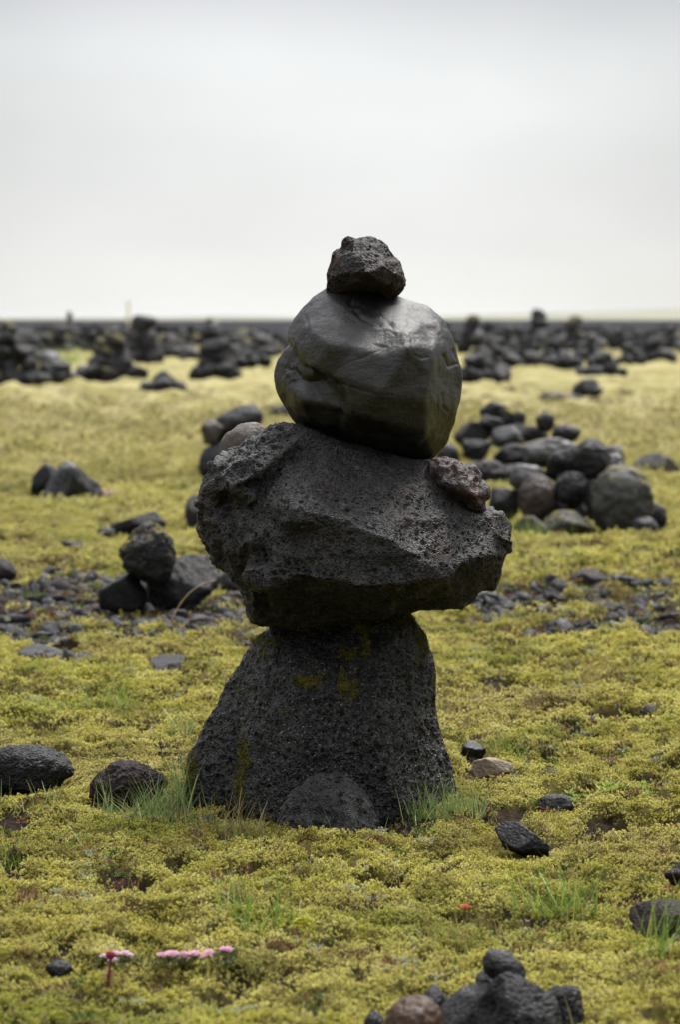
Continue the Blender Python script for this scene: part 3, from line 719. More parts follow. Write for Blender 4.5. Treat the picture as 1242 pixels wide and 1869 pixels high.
def heap(desc, cx, ytop, ybase, W, s, moss=0, topm=False, peak=1.6):
    """stones piled to a profile W wide at the base, in rows; lower rows stand nearer"""
    Y = gY(ybase); rows = max(2, int(round((ybase - ytop) / (s * .66)))); n = 0
    grp = 'stones of ' + desc
    for j in range(rows):
        f = j / max(1, rows - 1)
        y = ybase - s * .40 - f * (ybase - ytop - s * .8)
        w = (W - s) * (1 - f**(1 / peak)) ; m = max(1, int(round(w / (s * .85))) + 1)
        for i in range(m):
            u = (i / (m - 1) - .5) if m > 1 else 0
            top = j == rows - 1
            pr = random.choice([7, 8]) if (random.random() < moss or (top and topm)) else random.choice([0, 1, 2, 3, 4, 5, 6, 0, 2, 5, 3, 9] if random.random() < .5 else [0, 1, 2, 5, 6])
            lab = ('topmost stone of ' if top and m == 1 else 'dark lava stone piled in ') + desc
            far_stone(cx + u * w + random.uniform(-.12, .12) * s, y + random.uniform(-.1, .1) * s, s * random.uniform(.85, 1.25), Y + (f - .3) * .5 * W / F * Y * random.uniform(.5, 1.2), pr, lab, grp); n += 1
    heap.n += n
heap.n = 0
heap('the big heap at the left edge', 20, 590, 706, 150, 34, .08, True, 1.5)
heap('the low heap touching the left edge heap', 92, 648, 702, 70, 30)
heap('the broad mossy heap left of the yellow post', 205, 600, 696, 110, 30, .2, False, 1.5)
heap('the tall cairn right of the yellow post', 264, 579, 664, 60, 26, 0, False, 1.3)
heap('the low double heap in front of the tall cairn', 300, 684, 722, 82, 30)
heap('the flat heap beside the mossy heap', 150, 668, 694, 60, 20)
heap('the slender cairn on the skyline left of the boulder', 384, 579, 632, 38, 21, 0, False, 1.2)
heap('the wide heap left of the round boulder', 392, 624, 692, 92, 29)
heap('the heap half hidden by the round boulder', 462, 600, 654, 86, 24, .08)
heap('the single dark heap between the left cairns', 346, 628, 658, 34, 18)
heap('the dark heap behind the grass left', 108, 598, 644, 44, 20, .05)
heap('the heap touching the round boulder on its right', 880, 634, 700, 96, 30)
heap('the moss topped cairn right of the boulder', 862, 576, 648, 50, 22, 0, True, 1.3)
heap('the wide heap right of centre', 990, 606, 668, 116, 27, .04)
heap('the skyline cairn right of centre', 983, 568, 630, 46, 22, 0, False, 1.2)
heap('the mossy cairn on the right', 1048, 580, 640, 46, 22, .1, True, 1.3)
heap('the low pile on the right', 1100, 648, 690, 92, 25)
heap('the pale pile at the right edge', 1196, 610, 664, 70, 26)
heap('the dark heap left of the right piles', 922, 600, 652, 56, 22)
heap('the small heap in front of the right cairns', 1078, 612, 660, 50, 22)
heap('the far heap at the right edge', 1226, 598, 640, 40, 18)
heap('the far heap on the dark plain right', 1130, 600, 636, 46, 15)
heap('the far heap behind the left cairns', 232, 604, 640, 44, 16, .1)
heap('the far heap by the mossy heap', 168, 608, 642, 40, 15)
heap('the little far heap near the slender cairn', 424, 604, 636, 34, 13)
heap('the tiny skyline cairn far left', 126, 570, 596, 14, 9, 0, False, 1.2)
heap('the far heap left of the skyline cairn', 940, 596, 634, 36, 14)

heap('the low rubble heap behind the left edge heap', 62, 616, 664, 84, 24)
heap('the dark rubble between the mossy heap and the slender cairn', 312, 612, 652, 70, 20)
heap('the low rubble right of the slender cairn', 452, 630, 672, 80, 22)
heap('the rubble left of the wide right heap', 912, 618, 672, 74, 24)
heap('the rubble at the foot of the skyline cairn', 1016, 628, 672, 90, 23)
heap('the low dark rubble near the pale pile', 1150, 628, 668, 60, 20)

# tall yellow marker post
def post():
    Y = 420.; b = at(234, HOR + H * F / Y, Y); h = 44 / F * Y; w = 4.2 / F * Y
    root = bpy.data.objects.new('marker_post', None); COL.objects.link(root); root.location = b
    tag(root, 'tall thin yellow marker post on the skyline', 'post')
    def cyl(name, r, z0, z1, mat):
        bm = bmesh.new(); bmesh.ops.create_cone(bm, cap_ends=True, segments=12, radius1=r, radius2=r * .9, depth=z1 - z0, matrix=Matrix.Translation((0, 0, (z0 + z1) / 2)))
        me = bpy.data.meshes.new(name); bm.to_mesh(me); bm.free(); me.materials.append(mat)
        o = bpy.data.objects.new(name, me); COL.objects.link(o); o.parent = root
    cyl('shaft', w / 2, -.3, h * .93, flat('yellow_paint', (.85,.72,.36), .6, .0)); cyl('cap', w * .55, h * .93, h, flat('pale_paint', (.60,.52,.34), .6, .0))
post()

def build_ground():
    rs = [.3]
    while rs[-1] < 12000:
        r = rs[-1]; k = 1.03 if r < 3.5 else 1.0017 if r < 9 else 1.0045 if r < 40 else 1.02 if r < 400 else 1.06
        rs.append(r * k)
    rs = np.array(rs)
    th = [0.]
    while th[-1] < math.pi:
        a = th[-1]; th.append(a + (.0009 if a < .16 else .004 if a < .5 else .06))
    th = np.array(th[:-1]); th = np.concatenate([-th[:0:-1], th])       # azimuth from +Y
    A, Rr = np.meshgrid(th, rs)
    x = (Rr * np.sin(A)).ravel(); y = (Rr * np.cos(A)).ravel()
    soil, grav, dark, straw = masks(x, y)
    z = ground_h(x, y, soil, grav)
    nr, nt = Rr.shape; idx = np.arange(nr * nt).reshape(nr, nt); nx = np.roll(idx, -1, axis=1)
    q = np.stack([idx[:-1], nx[:-1], nx[1:], idx[1:]], -1).reshape(-1, 4)[:, ::-1]
    V = np.stack([x, y, z], 1)
    V = np.vstack([V, [[0, 0, 0]]]); c = len(V) - 1
    soil, grav, dark, straw = [np.append(v, 0) for v in (soil, grav, dark, straw)]
    t = NT('moss_plain'); p = t.pos()
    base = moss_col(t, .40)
    s = t.attr('soil'); g = t.attr('grav'); d = t.attr('dark')
    hum = t.ramp(t.noise(p, 70, 5, .7), [(.3, (.012,.009,.004)), (.5, (.040,.031,.010)), (.7, (.11,.085,.025))])
    base = t.mix(t.attr('cover'), base, hum)
    c1 = t.ramp(t.noise(p, 60, 5, .7), [(.3, (.008,.006,.005)), (.5, (.018,.013,.010)), (.7, (.05,.034,.022))])
    c2 = t.ramp(t.noise(p, 45, 5, .7), [(.3, (.022,.021,.022)), (.55, (.055,.052,.05)), (.72, (.11,.085,.055))])
    c3 = t.ramp(t.noise(p, .6, 5, .7), [(.3, (.011,.0115,.0135)), (.6, (.017,.0175,.020)), (.75, (.026,.0265,.029))])
    base = t.mix(s, base, c1); base = t.mix(g, base, c2); base = t.mix(d, base, c3)
    b = t.n('ShaderNodeBsdfPrincipled', i_Roughness=.95); b.inputs['Specular IOR Level'].default_value = .04; t.l(base, b.inputs['Base Color'])
    hn = t.math('ADD', t.noise(p, 260, 5, .7), t.math('MULTIPLY', t.noise(p, 40, 4, .6), 2.0))
    bp = t.n('ShaderNodeBump', i_Strength=.8, i_Distance=.006); t.l(hn, bp.inputs['Height']); t.l(bp.outputs[0], b.inputs['Normal'])
    mat = t.done(b.outputs[0])
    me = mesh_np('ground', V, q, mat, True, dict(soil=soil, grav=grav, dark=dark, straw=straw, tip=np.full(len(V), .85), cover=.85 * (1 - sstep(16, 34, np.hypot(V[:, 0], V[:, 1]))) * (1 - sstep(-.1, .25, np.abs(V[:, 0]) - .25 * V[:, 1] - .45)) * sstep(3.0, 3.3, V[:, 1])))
    # close the little disc under the tripod
    bm = bmesh.new(); bm.from_mesh(me); bm.verts.ensure_lookup_table()
    for i in range(nt): bm.faces.new((bm.verts[c], bm.verts[int(nx[0, i])], bm.verts[int(idx[0, i])]))
    bm.normal_update(); bm.to_mesh(me); bm.free()
    o = link('ground', me); tag(o, 'mossy plain with dark sand beyond', kind='structure')
build_ground()


# ------------------------------------------------------------------ moss cover, gravel, grass
HID = bpy.data.collections.new('moss_shapes')
def scatter(name, protos, P, rot, scale, label):
    col = bpy.data.collections.new(name + '_shapes')
    for me in protos:
        col.objects.link(bpy.data.objects.new(me.name, me))
    n = len(P); me = bpy.data.meshes.new(name); me.vertices.add(n); me.vertices.foreach_set('co', np.asarray(P, np.float32).ravel())
    a = me.attributes.new('rot', 'FLOAT_VECTOR', 'POINT'); a.data.foreach_set('vector', np.asarray(rot, np.float32).ravel())
    a = me.attributes.new('scl', 'FLOAT_VECTOR', 'POINT'); a.data.foreach_set('vector', np.asarray(scale, np.float32).ravel())
    me.update()
    o = link(name, me); tag(o, label, None, None, 'stuff')
    g = bpy.data.node_groups.new(name, 'GeometryNodeTree')
    g.interface.new_socket('Geometry', in_out='INPUT', socket_type='NodeSocketGeometry'); g.interface.new_socket('Geometry', in_out='OUTPUT', socket_type='NodeSocketGeometry')
    N_ = g.nodes; i = N_.new('NodeGroupInput'); ou = N_.new('NodeGroupOutput')
    ci = N_.new('GeometryNodeCollectionInfo'); ci.inputs['Collection'].default_value = col; ci.inputs['Separate Children'].default_value = True; ci.inputs['Reset Children'].default_value = True
    ip = N_.new('GeometryNodeInstanceOnPoints'); ip.inputs['Pick Instance'].default_value = True
    def na(nm):
        x = N_.new('GeometryNodeInputNamedAttribute'); x.data_type = 'FLOAT_VECTOR'; x.inputs['Name'].default_value = nm
        return next(s for s in x.outputs if s.name == 'Attribute' and s.enabled)
    er = N_.new('FunctionNodeEulerToRotation'); g.links.new(na('rot'), er.inputs[0])
    g.links.new(i.outputs[0], ip.inputs['Points']); g.links.new(ci.outputs[0], ip.inputs['Instance'])
    g.links.new(er.outputs[0], ip.inputs['Rotation']); g.links.new(na('scl'), ip.inputs['Scale']); g.links.new(ip.outputs[0], ou.inputs[0])
    m = o.modifiers.new('scatter', 'NODES'); m.node_group = g
    return o

def tuft(seed, rad=.014, n=18, h=.0052):
    g = np.random.default_rng(seed); items = []
    for k in range(n):
        r = rad * math.sqrt(g.uniform()); a = g.uniform(0, 6.283)
        p = np.array([r * math.cos(a), r * math.sin(a), .003 * (1 - (r / rad)**2) + g.normal() * .002])
        items.append((p, np.array([.45 * p[0] / rad, .45 * p[1] / rad, 1.]), h * g.uniform(.6, 1.45), .0011, g))
    V, Fc, T = sprig_mesh('t', items, None)
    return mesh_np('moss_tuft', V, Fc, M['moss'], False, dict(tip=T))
TUFTS = [tuft(s) for s in range(1, 11)]

def scatter_pts(y0, y1, step, wide, seed):
    g = np.random.default_rng(seed); P = []
    y = y0
    while y < y1:
        w = wide * y + .45; n = int(2 * w / step)
        P.append(np.stack([np.linspace(-w, w, n) + g.uniform(-.5, .5, n) * step, y + g.uniform(-.5, .5, n) * step], 1)); y += step
    return np.vstack(P)

def moss_cover():
    allP, allR, allS = [], [], []
    for y0, y1, st, wd, sc, sd in ((3.2, 6.8, .0110, .25, 1.0, 1), (6.8, 9.6, .0165, .25, 1.5, 2), (9.6, 14, .028, .26, 2.5, 3), (14, 20, .050, .28, 4.4, 4), (20, 36, .10, .30, 7, 5)):
        P = scatter_pts(y0, y1, st, wd, sd); x, y = P[:, 0], P[:, 1]
        soil, grav, dark, straw = masks(x, y)
        g = np.random.default_rng(sd + 50)
        bare = sstep(.04, .36, fbm2(x * 13, y * 13, 4, 88)) * (1 - .6 * sstep(9, 13, y))
        keep = g.uniform(size=len(P)) > np.clip(soil * .97 + grav * .91 + .88 * bare + sstep(18, 35, y), 0, .985)
        x, y = x[keep], y[keep]
        z = ground_h(x, y)
        e = .012; gx = (ground_h(x + e, y) - z) / e; gy = (ground_h(x, y + e) - z) / e
        n = len(x); s = sc * g.uniform(.65, 1.3, n)
        allP.append(np.stack([x, y, z - .002 * s], 1))
        allR.append(np.stack([np.arctan(np.clip(gy, -1, 1)) * .8, -np.arctan(np.clip(gx, -1, 1)) * .8, g.uniform(0, 6.283, n)], 1))
        allS.append(np.stack([s, s, s * g.uniform(.7, 1.3, n)], 1))
    P = np.vstack(allP); print('moss tufts', len(P))
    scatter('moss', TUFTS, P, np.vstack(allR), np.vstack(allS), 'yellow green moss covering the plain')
moss_cover()

def heath_cover():
    M['rust'] = flat('rust_red_sprigs', (.20, .085, .045)); M['greygreen'] = flat('grey_green_lichen', (.42, .45, .33)); M['darkgreen'] = flat('dark_green_sprigs', (.12, .17, .03)); M['deadmoss'] = flat('dead_brown_moss', (.19, .12, .055))
    pr = []
    for k, (mt_, n, h) in enumerate((('heath', 16, .010), ('rust', 9, .011), ('greygreen', 12, .006), ('darkgreen', 16, .009), ('deadmoss', 20, .006), ('deadmoss', 14, .009), ('heath', 12, .007))):
        g = np.random.default_rng(400 + k); items = []
        for _ in range(n):
            r = .016 * math.sqrt(g.uniform()); a = g.uniform(0, 6.283)
            items.append((np.array([r * math.cos(a), r * math.sin(a), .002]), np.array([8 * r * math.cos(a) * 3, 8 * r * math.sin(a) * 3, 1.]), h * g.uniform(.6, 1.5), .0011, g))
        V, Fc, T = sprig_mesh('x', items, None); pr.append(mesh_np('heath_sprig', V, Fc, M[mt_], False))
    P = scatter_pts(3.3, 12, .022, .15, 61); x, y = P[:, 0], P[:, 1]; g = np.random.default_rng(62)
    soil, grav, _, _ = masks(x, y)
    d = sstep(.02, .30, fbm2(x * 5, y * 5, 4, 141)); keep = g.uniform(size=len(P)) < .025 + .34 * d + .25 * soil * (1 - soil) * 4 + .03 * grav
    x, y = x[keep], y[keep]; n = len(x); s = g.uniform(.6, 1.4, n) * np.maximum(1, y / 7)
    scatter('heath', pr, np.stack([x, y, ground_h(x, y) + .001], 1), np.stack([g.normal(size=n) * .15, g.normal(size=n) * .15, g.uniform(0, 6.283, n)], 1), np.stack([s, s, s], 1), 'tiny brown, rusty and grey green sprigs mixed into the moss')
heath_cover()

def gravel_cover():
    pr = []
    for k in range(7):
        V, Fc = stone_shape(1200 + 3 * k, ['blocky', 'lava', 'angular'][k % 3], 3, 2.2); V = V / np.ptp(V, axis=0).max(); pr.append(mesh_np('gravel_stone', V, Fc, [M['gravel'], M['lava'], M['basalt_plain'], M['gravel'], M['scoria'], M['basalt_plain'], M['gravel']][k]))
    P = scatter_pts(3.4, 13, .024, .2, 21); x, y = P[:, 0], P[:, 1]; g = np.random.default_rng(9)
    soil, grav, _, _ = masks(x, y)
    u = g.uniform(size=len(P)); keep = (u < grav * .85) | (u < soil * .06) | (u < .002)
    x, y = x[keep], y[keep]; n = len(x); grav = grav[keep]
    s = (.007 + .058 * g.uniform(size=n)**5) * np.where(grav > .3, 1.15, .55)
    z = ground_h(x, y) + s * .08
    print('gravel', n)
    scatter('gravel', pr, np.stack([x, y, z], 1), g.uniform(0, 6.283, (n, 3)) * np.array([.15, .15, 1]), np.stack([s * 1.2, s, s * .6], 1), 'dark lava gravel lying in bare patches between moss')
gravel_cover()

def rubble_field():
    pr = []
    for k in range(6):
        V, Fc = stone_shape(1500 + 3 * k, ['lava', 'lava'][k % 2], 4, 2.6); V = V / np.ptp(V, axis=0).max(); pr.append(mesh_np('rubble_stone', V, Fc, [M['rubble'], M['rubble'], M['lava'], M['rubble'], M['lava_mossy'], M['rubble']][k]))
    g = np.random.default_rng(33); n = 17000
    y = 48 * (190 / 48)**g.uniform(size=n); x = g.uniform(-.38, .38, n) * y
    d = fbm2(x * .09, y * .05, 4, 131) + .25 * sstep(60, 140, y) - .12; keep = g.uniform(size=n) < sstep(.0, .22, d)
    x, y = x[keep], y[keep]; n = len(x); s = (.12 + .8 * g.uniform(size=n)**3) * (1 + .3 * sstep(80, 200, y))
    z = ground_h(x, y) + s * .12; print('rubble', n)
    scatter('lava_rubble', pr, np.stack([x, y, z], 1), g.uniform(0, 6.283, (n, 3)) * np.array([.2, .2, 1]), np.stack([s * 1.25, s, s * g.uniform(.55, 1.05, n)], 1), 'dense dark lava rubble covering the far plain')
rubble_field()

def blades(bases, lens, lean, width, g, segs=4, droop=.5):
    V = []; Fc = []; A = []
    for (bx, by, bz), L in zip(bases, lens):
        a = g.uniform(0, 6.283); d = np.array([math.cos(a), math.sin(a), 0]); ln = abs(g.normal()) * lean + .08
        dirv = np.array([0, 0, 1.]) + d * ln; dirv /= np.linalg.norm(dirv)
        sa = g.uniform(0, 6.283); side = np.array([math.cos(sa), math.sin(sa), 0]); p = np.array([bx, by, bz]); val = g.uniform()
        i0 = len(V); dr = droop * g.uniform(.2, 1.4)
        for k in range(segs + 1):
            f = k / segs; w = width * (1 - f**1.6) * .5 + .0001
            V += [p - side * w, p + side * w]; A += [val, val]
            if k < segs:
                i = i0 + 2 * k; Fc.append((i, i + 1, i + 3, i + 2))
            dirv = dirv + (d * .6 - np.array([0, 0, .55])) * dr / segs * (.3 + f); dirv /= np.linalg.norm(dirv)
            p = p + dirv * L / segs
    return np.array(V), np.array(Fc), A

def surf(px, py):
    """where the ray through a photo pixel meets the mossy ground"""
    Ys = np.concatenate([np.arange(3.2, 16, .01), np.arange(16, 140, .2)]); d = at(px, py, 1.0) - CAM
    P = CAM + d * Ys[:, None]; hit = np.nonzero(P[:, 2] <= ground_h(P[:, 0], P[:, 1], fine=False) + .006)[0]
    k = hit[0] if len(hit) else -1
    return P[k]

def grass_tuft(name, px, py, rx, ry, n, L, mat, label, cat='grass tuft', lean=.35, width=.0022, seed=0, kind=None, droop=.5):
    g = np.random.default_rng(seed + 300); Y = surf(px, py)[1]; sc = Y / F
    bx = (px - CX) * sc + g.normal(size=n) * rx * sc * .6
    by = Y + g.normal(size=n) * ry * sc * .6 * (Y / H) * .35
    bz = ground_h(bx, by, fine=False) - .002; L *= 1.35
    V, Fc, A = blades(np.stack([bx, by, bz], 1), L * g.uniform(.3, 1.15, n)**1.1, lean * 1.45, width * .7, g, droop=droop)
    Vc, c = recentre(V)
    o = link(name, mesh_np(name, Vc, Fc, M[mat], True, dict(blade=A)), loc=c)
    return tag(o, label, cat, None, kind)
GT = [(270,1492,70,30,250,.075,'grass','dewy blue green grass tuft between the brown scoria lump and the big boulder'),
      (335,1470,26,30,120,.085,'grass','dewy blue green grass hugging the left foot of the big boulder'),
      (770,1498,70,20,170,.075,'grass','thin dewy grass growing along the right front of the big boulder'),
      (855,1480,40,20,110,.06,'grass','low grey green grass right of the big boulder, by the half sunk stone'),
      (425,1522,60,16,90,.065,'grass_mixed','reddish and straw coloured grass at the front left of the big boulder'),
      (1030,1668,70,26,130,.085,'grass_green','bright green grass tuft below the dark basalt wedge'),
      (455,1702,60,22,80,.075,'grass_green','green grass tuft near the lime moss cushion'),
      (200,1290,44,26,120,.08,'grass_green','soft green grass tuft in moss left of the cairn'),
      (335,1335,40,16,46,.06,'grass','sparse pale grass by the left flank of the cairn'),
      (1095,1248,50,22,120,.075,'grass_mixed','dry straw and green grass tuft on the mossy rise at right'),
      (935,1380,60,18,120,.05,'grass_green','short green grass behind the flat tan stone'),
      (1205,1740,40,24,46,.085,'grass_green','tall green blades in front of the matt purplish stone'),
      (840,1730,60,20,70,.055,'grass_mixed','mixed grass just above the heap at the bottom edge'),
      (10,1580,30,20,40,.05,'grass_green','green grass at the left edge below the black rounded stone'),
      (825,1310,32,18,70,.06,'grass_mixed','dry reddish grass right beside the cairn'),
      (60,1460,90,12,50,.045,'grass','few pale blades in front of the black rounded stone at left'),
      (970,985,60,6,120,.09,'grass_green','green grass at the foot of the near right heap'),
      (1222,890,36,5,120,.12,'grass_mixed','reddish grass beside the lone broad stone at right'),
      (110,662,60,4,160,.35,'grass_green','bright green grass patch among the far left cairns')]
for i, (px, py, rx, ry, n, L, m, lab) in enumerate(GT):
    far = gY(py) > 9
    grass_tuft('grass_tuft', px, py, rx, ry, n, L, m, lab, seed=i, width=.0029 if not far else .004 if gY(py) < 30 else .02)

# thin grass everywhere, nobody could count it
def thin_grass():
    g = np.random.default_rng(77); n = 8000
    y = 3.5 * (11 / 3.5)**g.uniform(size=n); x = g.uniform(-1, 1, n) * (.15 * y + .3)
    k = fbm2(x * 1.8, y * 1.8, 3, 120) + g.normal(size=n) * .18 > .0; x, y = x[k], y[k]
    V, Fc, A = blades(np.stack([x, y, ground_h(x, y, fine=False)], 1), g.uniform(.014, .060, len(x)), .75, .0015, g)
    o = link('grass', mesh_np('grass', V, Fc, M['grass_mixed'], True, dict(blade=A))); tag(o, 'thin scattered grass blades in the moss', None, None, 'stuff')
thin_grass()

# long dry straws
def straw(px, py, pts, w, label, seed):
    """a stalk through photo points, at the ground row py"""
    Y = gY(py); P = np.array([at(a, b, Y + .01 * k) for k, (a, b) in enumerate(pts)])
    t = np.linspace(0, len(P) - 1, 18); C = np.stack([np.interp(t, np.arange(len(P)), P[:, k]) for k in range(3)], 1)
    for _ in range(3): C[1:-1] = (C[:-2] + 2 * C[1:-1] + C[2:]) / 4
    V = []; Fc = []
    for i, c in enumerate(C):
        ww = w * (1 - .75 * i / len(C))
        for k in range(5):
            a = k * 6.283 / 5; V.append(c + np.array([math.cos(a) * ww, math.sin(a) * ww * .8, math.sin(a + .6) * ww]))
    for i in range(len(C) - 1):
        for k in range(5): Fc.append((i*5+k, i*5+(k+1)%5, (i+1)*5+(k+1)%5, (i+1)*5+k))
    Vc, c = recentre(np.array(V))
    return tag(link('dry_stalk', mesh_np('dry_stalk', Vc, np.array(Fc), M['straw'], True, dict(blade=np.full(len(Vc), .3 + .1 * seed))), loc=c), label, 'grass stalk')
straw(300, 1172, [(296,1172),(312,1130),(332,1095),(352,1075),(374,1062),(392,1058)], .0022, 'long curved dry stalk arching in front of the three stone cairn', 1)
straw(320, 1165, [(318,1160),(330,1145),(345,1132),(358,1126)], .0014, 'short dry stalk at the foot of the long arching one', 3)
straw(430, 1520, [(432,1525),(434,1490),(438,1455),(441,1436)], .0009, 'thin upright straw before the mossy crease of the big boulder', 4)
straw(470, 1525, [(466,1520),(474,1495),(482,1475),(488,1464)], .001, 'reddish straw leaning right before the big boulder', 0)

# ------------------------------------------------------------------ flowers and small plants
def empty(name, loc, label, cat):
    o = bpy.data.objects.new(name, None); COL.objects.link(o); o.location = loc; o.empty_display_size = .05
    return tag(o, label, cat)
def petal_head(c, r, g, npet=11, dome=.65):
    V = []; Fc = []
    for q in range(npet):
        a = q * 2.4 + g.normal() * .1; rr = r * math.sqrt((q + .6) / npet); p = c + np.array([math.cos(a) * rr, math.sin(a) * rr, dome * r * (1 - (rr / r)**2)])
        for k in range(5):
            b = a + k * 6.283 / 5; s = r * .42
            t1 = p + np.array([math.cos(b - .5), math.sin(b - .5), .45]) * s; t2 = p + np.array([math.cos(b + .5), math.sin(b + .5), .45]) * s
            i = len(V); V += [p, t1, t2 , p + np.array([math.cos(b), math.sin(b), .7]) * s * 1.2]; Fc += [(i, i+1, i+3), (i, i+3, i+2)]
    return V, Fc
def flower_clump(px, py, spread, n, mat, label, seed, r=.0066, stem=.011):
    g = np.random.default_rng(seed); x0, Y, z0 = (float(v) for v in surf(px, py))
    root = empty('flower_clump', (x0, Y, z0), label, 'flowers'); loc = np.array([x0, Y, z0])
    it_ = []
    for k in range(90):
        a, b = g.normal(size=2) * np.array([spread * .42, .02]); it_.append((np.array([a, b, 0]), np.array([0, 0, 1.]), .014, .0016, g))
    v, f, t = sprig_mesh('x', it_, None)
    o = bpy.data.objects.new('leaf_cushion', mesh_np('leaf_cushion', v, f, M['cushion'], False, dict(tip=t))); COL.objects.link(o); o.parent = root
    for k in range(n):
        c = np.array([(k + .5) / n * 2 - 1 + g.normal() * .12, g.normal() * .5, 0]) * np.array([spread * .5, .018, 0]) + np.array([0, 0, stem * g.uniform(.55, 1.6)])
        v, f = petal_head(c, r * g.uniform(.75, 1.15), g)
        b = np.array([c[0] * .95, c[1] * .95, -.004]); i = len(v)
        o = bpy.data.objects.new('flower', mesh_np('flower', v, f, M[mat], False)); COL.objects.link(o); o.parent = root
        sv = [b + [-.0006, 0, 0], b + [.0006, 0, 0], c + [.0004, 0, 0], c + [-.0004, 0, 0]]
        s = bpy.data.objects.new('stem', mesh_np('stem', np.array(sv), np.array([[0, 1, 2, 3]]), M['stemred'], False)); COL.objects.link(s); s.parent = root
flower_clump(335, 1762, .070, 17, 'pink', 'clump of bright pink flowers in moss, the larger one', 1)
flower_clump(214, 1760, .038, 9, 'paleflower', 'small row of pale pink flowers behind the crimson bud', 2)
flower_clump(408, 1756, .014, 3, 'pink', 'tiny pair of pink flowers right of the larger pink clump', 3)
flower_clump(200, 908, .08, 7, 'paleflower', 'distant pale pink flower patch beside the low sloping stone', 4, r=.014, stem=.02)

def bud():
    x, Y, z = (float(v) for v in surf(196, 1800)); root = empty('bud_stalk', (x, Y, z), 'single crimson bud on an upright red stem', 'flower')
    h = 58 / F * Y
    V = []; Fc = []; n = 10
    for i in range(n):
        f = i / (n - 1); c = np.array([.004 * f, 0, -.005 + f * h]); w = .0022 * (1.15 - .4 * f)
        for k in range(6): V.append(c + np.array([math.cos(k * 1.047), math.sin(k * 1.047), 0]) * w)
    for i in range(n - 1):
        for k in range(6): Fc.append((i*6+k, i*6+(k+1)%6, (i+1)*6+(k+1)%6, (i+1)*6+k))
    o = bpy.data.objects.new('stem', mesh_np('stem', np.array(V), np.array(Fc), M['stemred'])); COL.objects.link(o); o.parent = root
    D, Fi = ICO[3]; B = D * np.array([.0062, .0062, .0068]) * (1 + .18 * np.sin(5 * np.arctan2(D[:, 1], D[:, 0])) * (1 - np.abs(D[:, 2])))[:, None] + np.array([.004, 0, h])
    o = bpy.data.objects.new('bud', mesh_np('bud', B, Fi, M['bud'])); COL.objects.link(o); o.parent = root
    v = []; f = []; g = np.random.default_rng(3)
    for k in range(6):
        a = g.uniform(0, 6.28); zz = h * g.uniform(.1, .6); p = np.array([.002, 0, zz]); d = np.array([math.cos(a), math.sin(a), .8]) * .010; s = np.array([-math.sin(a), math.cos(a), 0]) * .0025
        i = len(v); v += [p, p + d * .5 + s, p + d, p + d * .5 - s]; f.append((i, i+1, i+2, i+3))
    o = bpy.data.objects.new('leaves', mesh_np('leaves', np.array(v), np.array(f), M['stemred'], False)); COL.objects.link(o); o.parent = root
bud()
def coral():
    x, Y, z = (float(v) for v in surf(850, 1676)); root = empty('small_flower', (x, Y, z), 'lone coral red flower in moss above the bottom heap', 'flower')
    g = np.random.default_rng(8); v, f = petal_head(np.array([0, 0, .016]), .0065, g)
    o = bpy.data.objects.new('petals', mesh_np('petals', np.array(v), f, M['coral'], False)); COL.objects.link(o); o.parent = root
    sv = np.array([[-.001, 0, -.004], [.001, 0, -.004], [.0007, 0, .018], [-.0007, 0, .018]])
    o = bpy.data.objects.new('stem', mesh_np('stem', sv, np.array([[0, 1, 2, 3]]), M['stemred'], False)); COL.objects.link(o); o.parent = root
coral()

def leafy(px, py, rx, n, label, seed, L=.016, mat='leaf', name='succulent_plant', cat='plant'):
    g = np.random.default_rng(seed); x0, Y, _ = surf(px, py); V = []; Fc = []; A = []
    for k in range(n):
        c = np.array([x0 + g.normal() * rx * Y / F * .5, Y + g.normal() * .035, 0]); c[2] = gh(c[0], c[1]) + g.uniform(.004, .014)
        for q in range(9):
            a = q * 2.4 + g.normal() * .2; d = np.array([math.cos(a), math.sin(a), g.uniform(.5, 1.3)]); d /= np.linalg.norm(d); s = np.array([-math.sin(a), math.cos(a), 0])
            l = L * g.uniform(.6, 1.2); w = l * .2; i = len(V); m = c + d * l * .55
            V += [c, m - s * w + [0, 0, .001], m + s * w + [0, 0, .001], c + d * l, m + np.array([0, 0, -.0015])]; Fc += [(i, i+4, i+1), (i, i+2, i+4), (i+1, i+4, i+3), (i+4, i+2, i+3)]; A += [g.uniform()] * 5
    Vc, c = recentre(np.array(V))
    tag(link(name, mesh_np(name, Vc, Fc, M[mat], False, dict(blade=A)), loc=c), label, cat)
leafy(1105, 1442, 70, 26, 'light green succulent plant spreading in the moss right of the half sunk stone', 1)
leafy(1178, 1444, 14, 4, 'tiny light green succulent at the edge of the bare soil', 2)
leafy(160, 1536, 40, 14, 'low bright green leaves in moss below the scoria lump', 3, L=.009)

def moss_cushion(px, py, w, mat, label, seed, n=140, h=.007):
    g = np.random.default_rng(seed); x0, Y, z0 = surf(px, py); rad = w / F * Y / 2; items = []
    for k in range(n):
        r = math.sqrt(g.uniform()); a = g.uniform(0, 6.283); p = np.array([x0 + r * rad * math.cos(a), Y + r * rad * .9 * math.sin(a), z0 + .016 * (1 - r * r) + .004])
        items.append((p, np.array([.7 * r * math.cos(a), .7 * r * math.sin(a), 1.]), h * g.uniform(.7, 1.3), .0012, g))
    v, f, t = sprig_mesh('x', items, None); Vc, c = recentre(v)
    tag(link('moss_cushion', mesh_np('moss_cushion', Vc, f, M[mat], False, dict(tip=t)), loc=c), label, 'moss cushion')
moss_cushion(556, 1703, 40, 'lime_moss', 'bright lime yellow moss cushion among duller moss', 1)
moss_cushion(124, 1190, 42, 'heath', 'dark brown heath cushion beside the flat stones at left', 2, 200, .016)

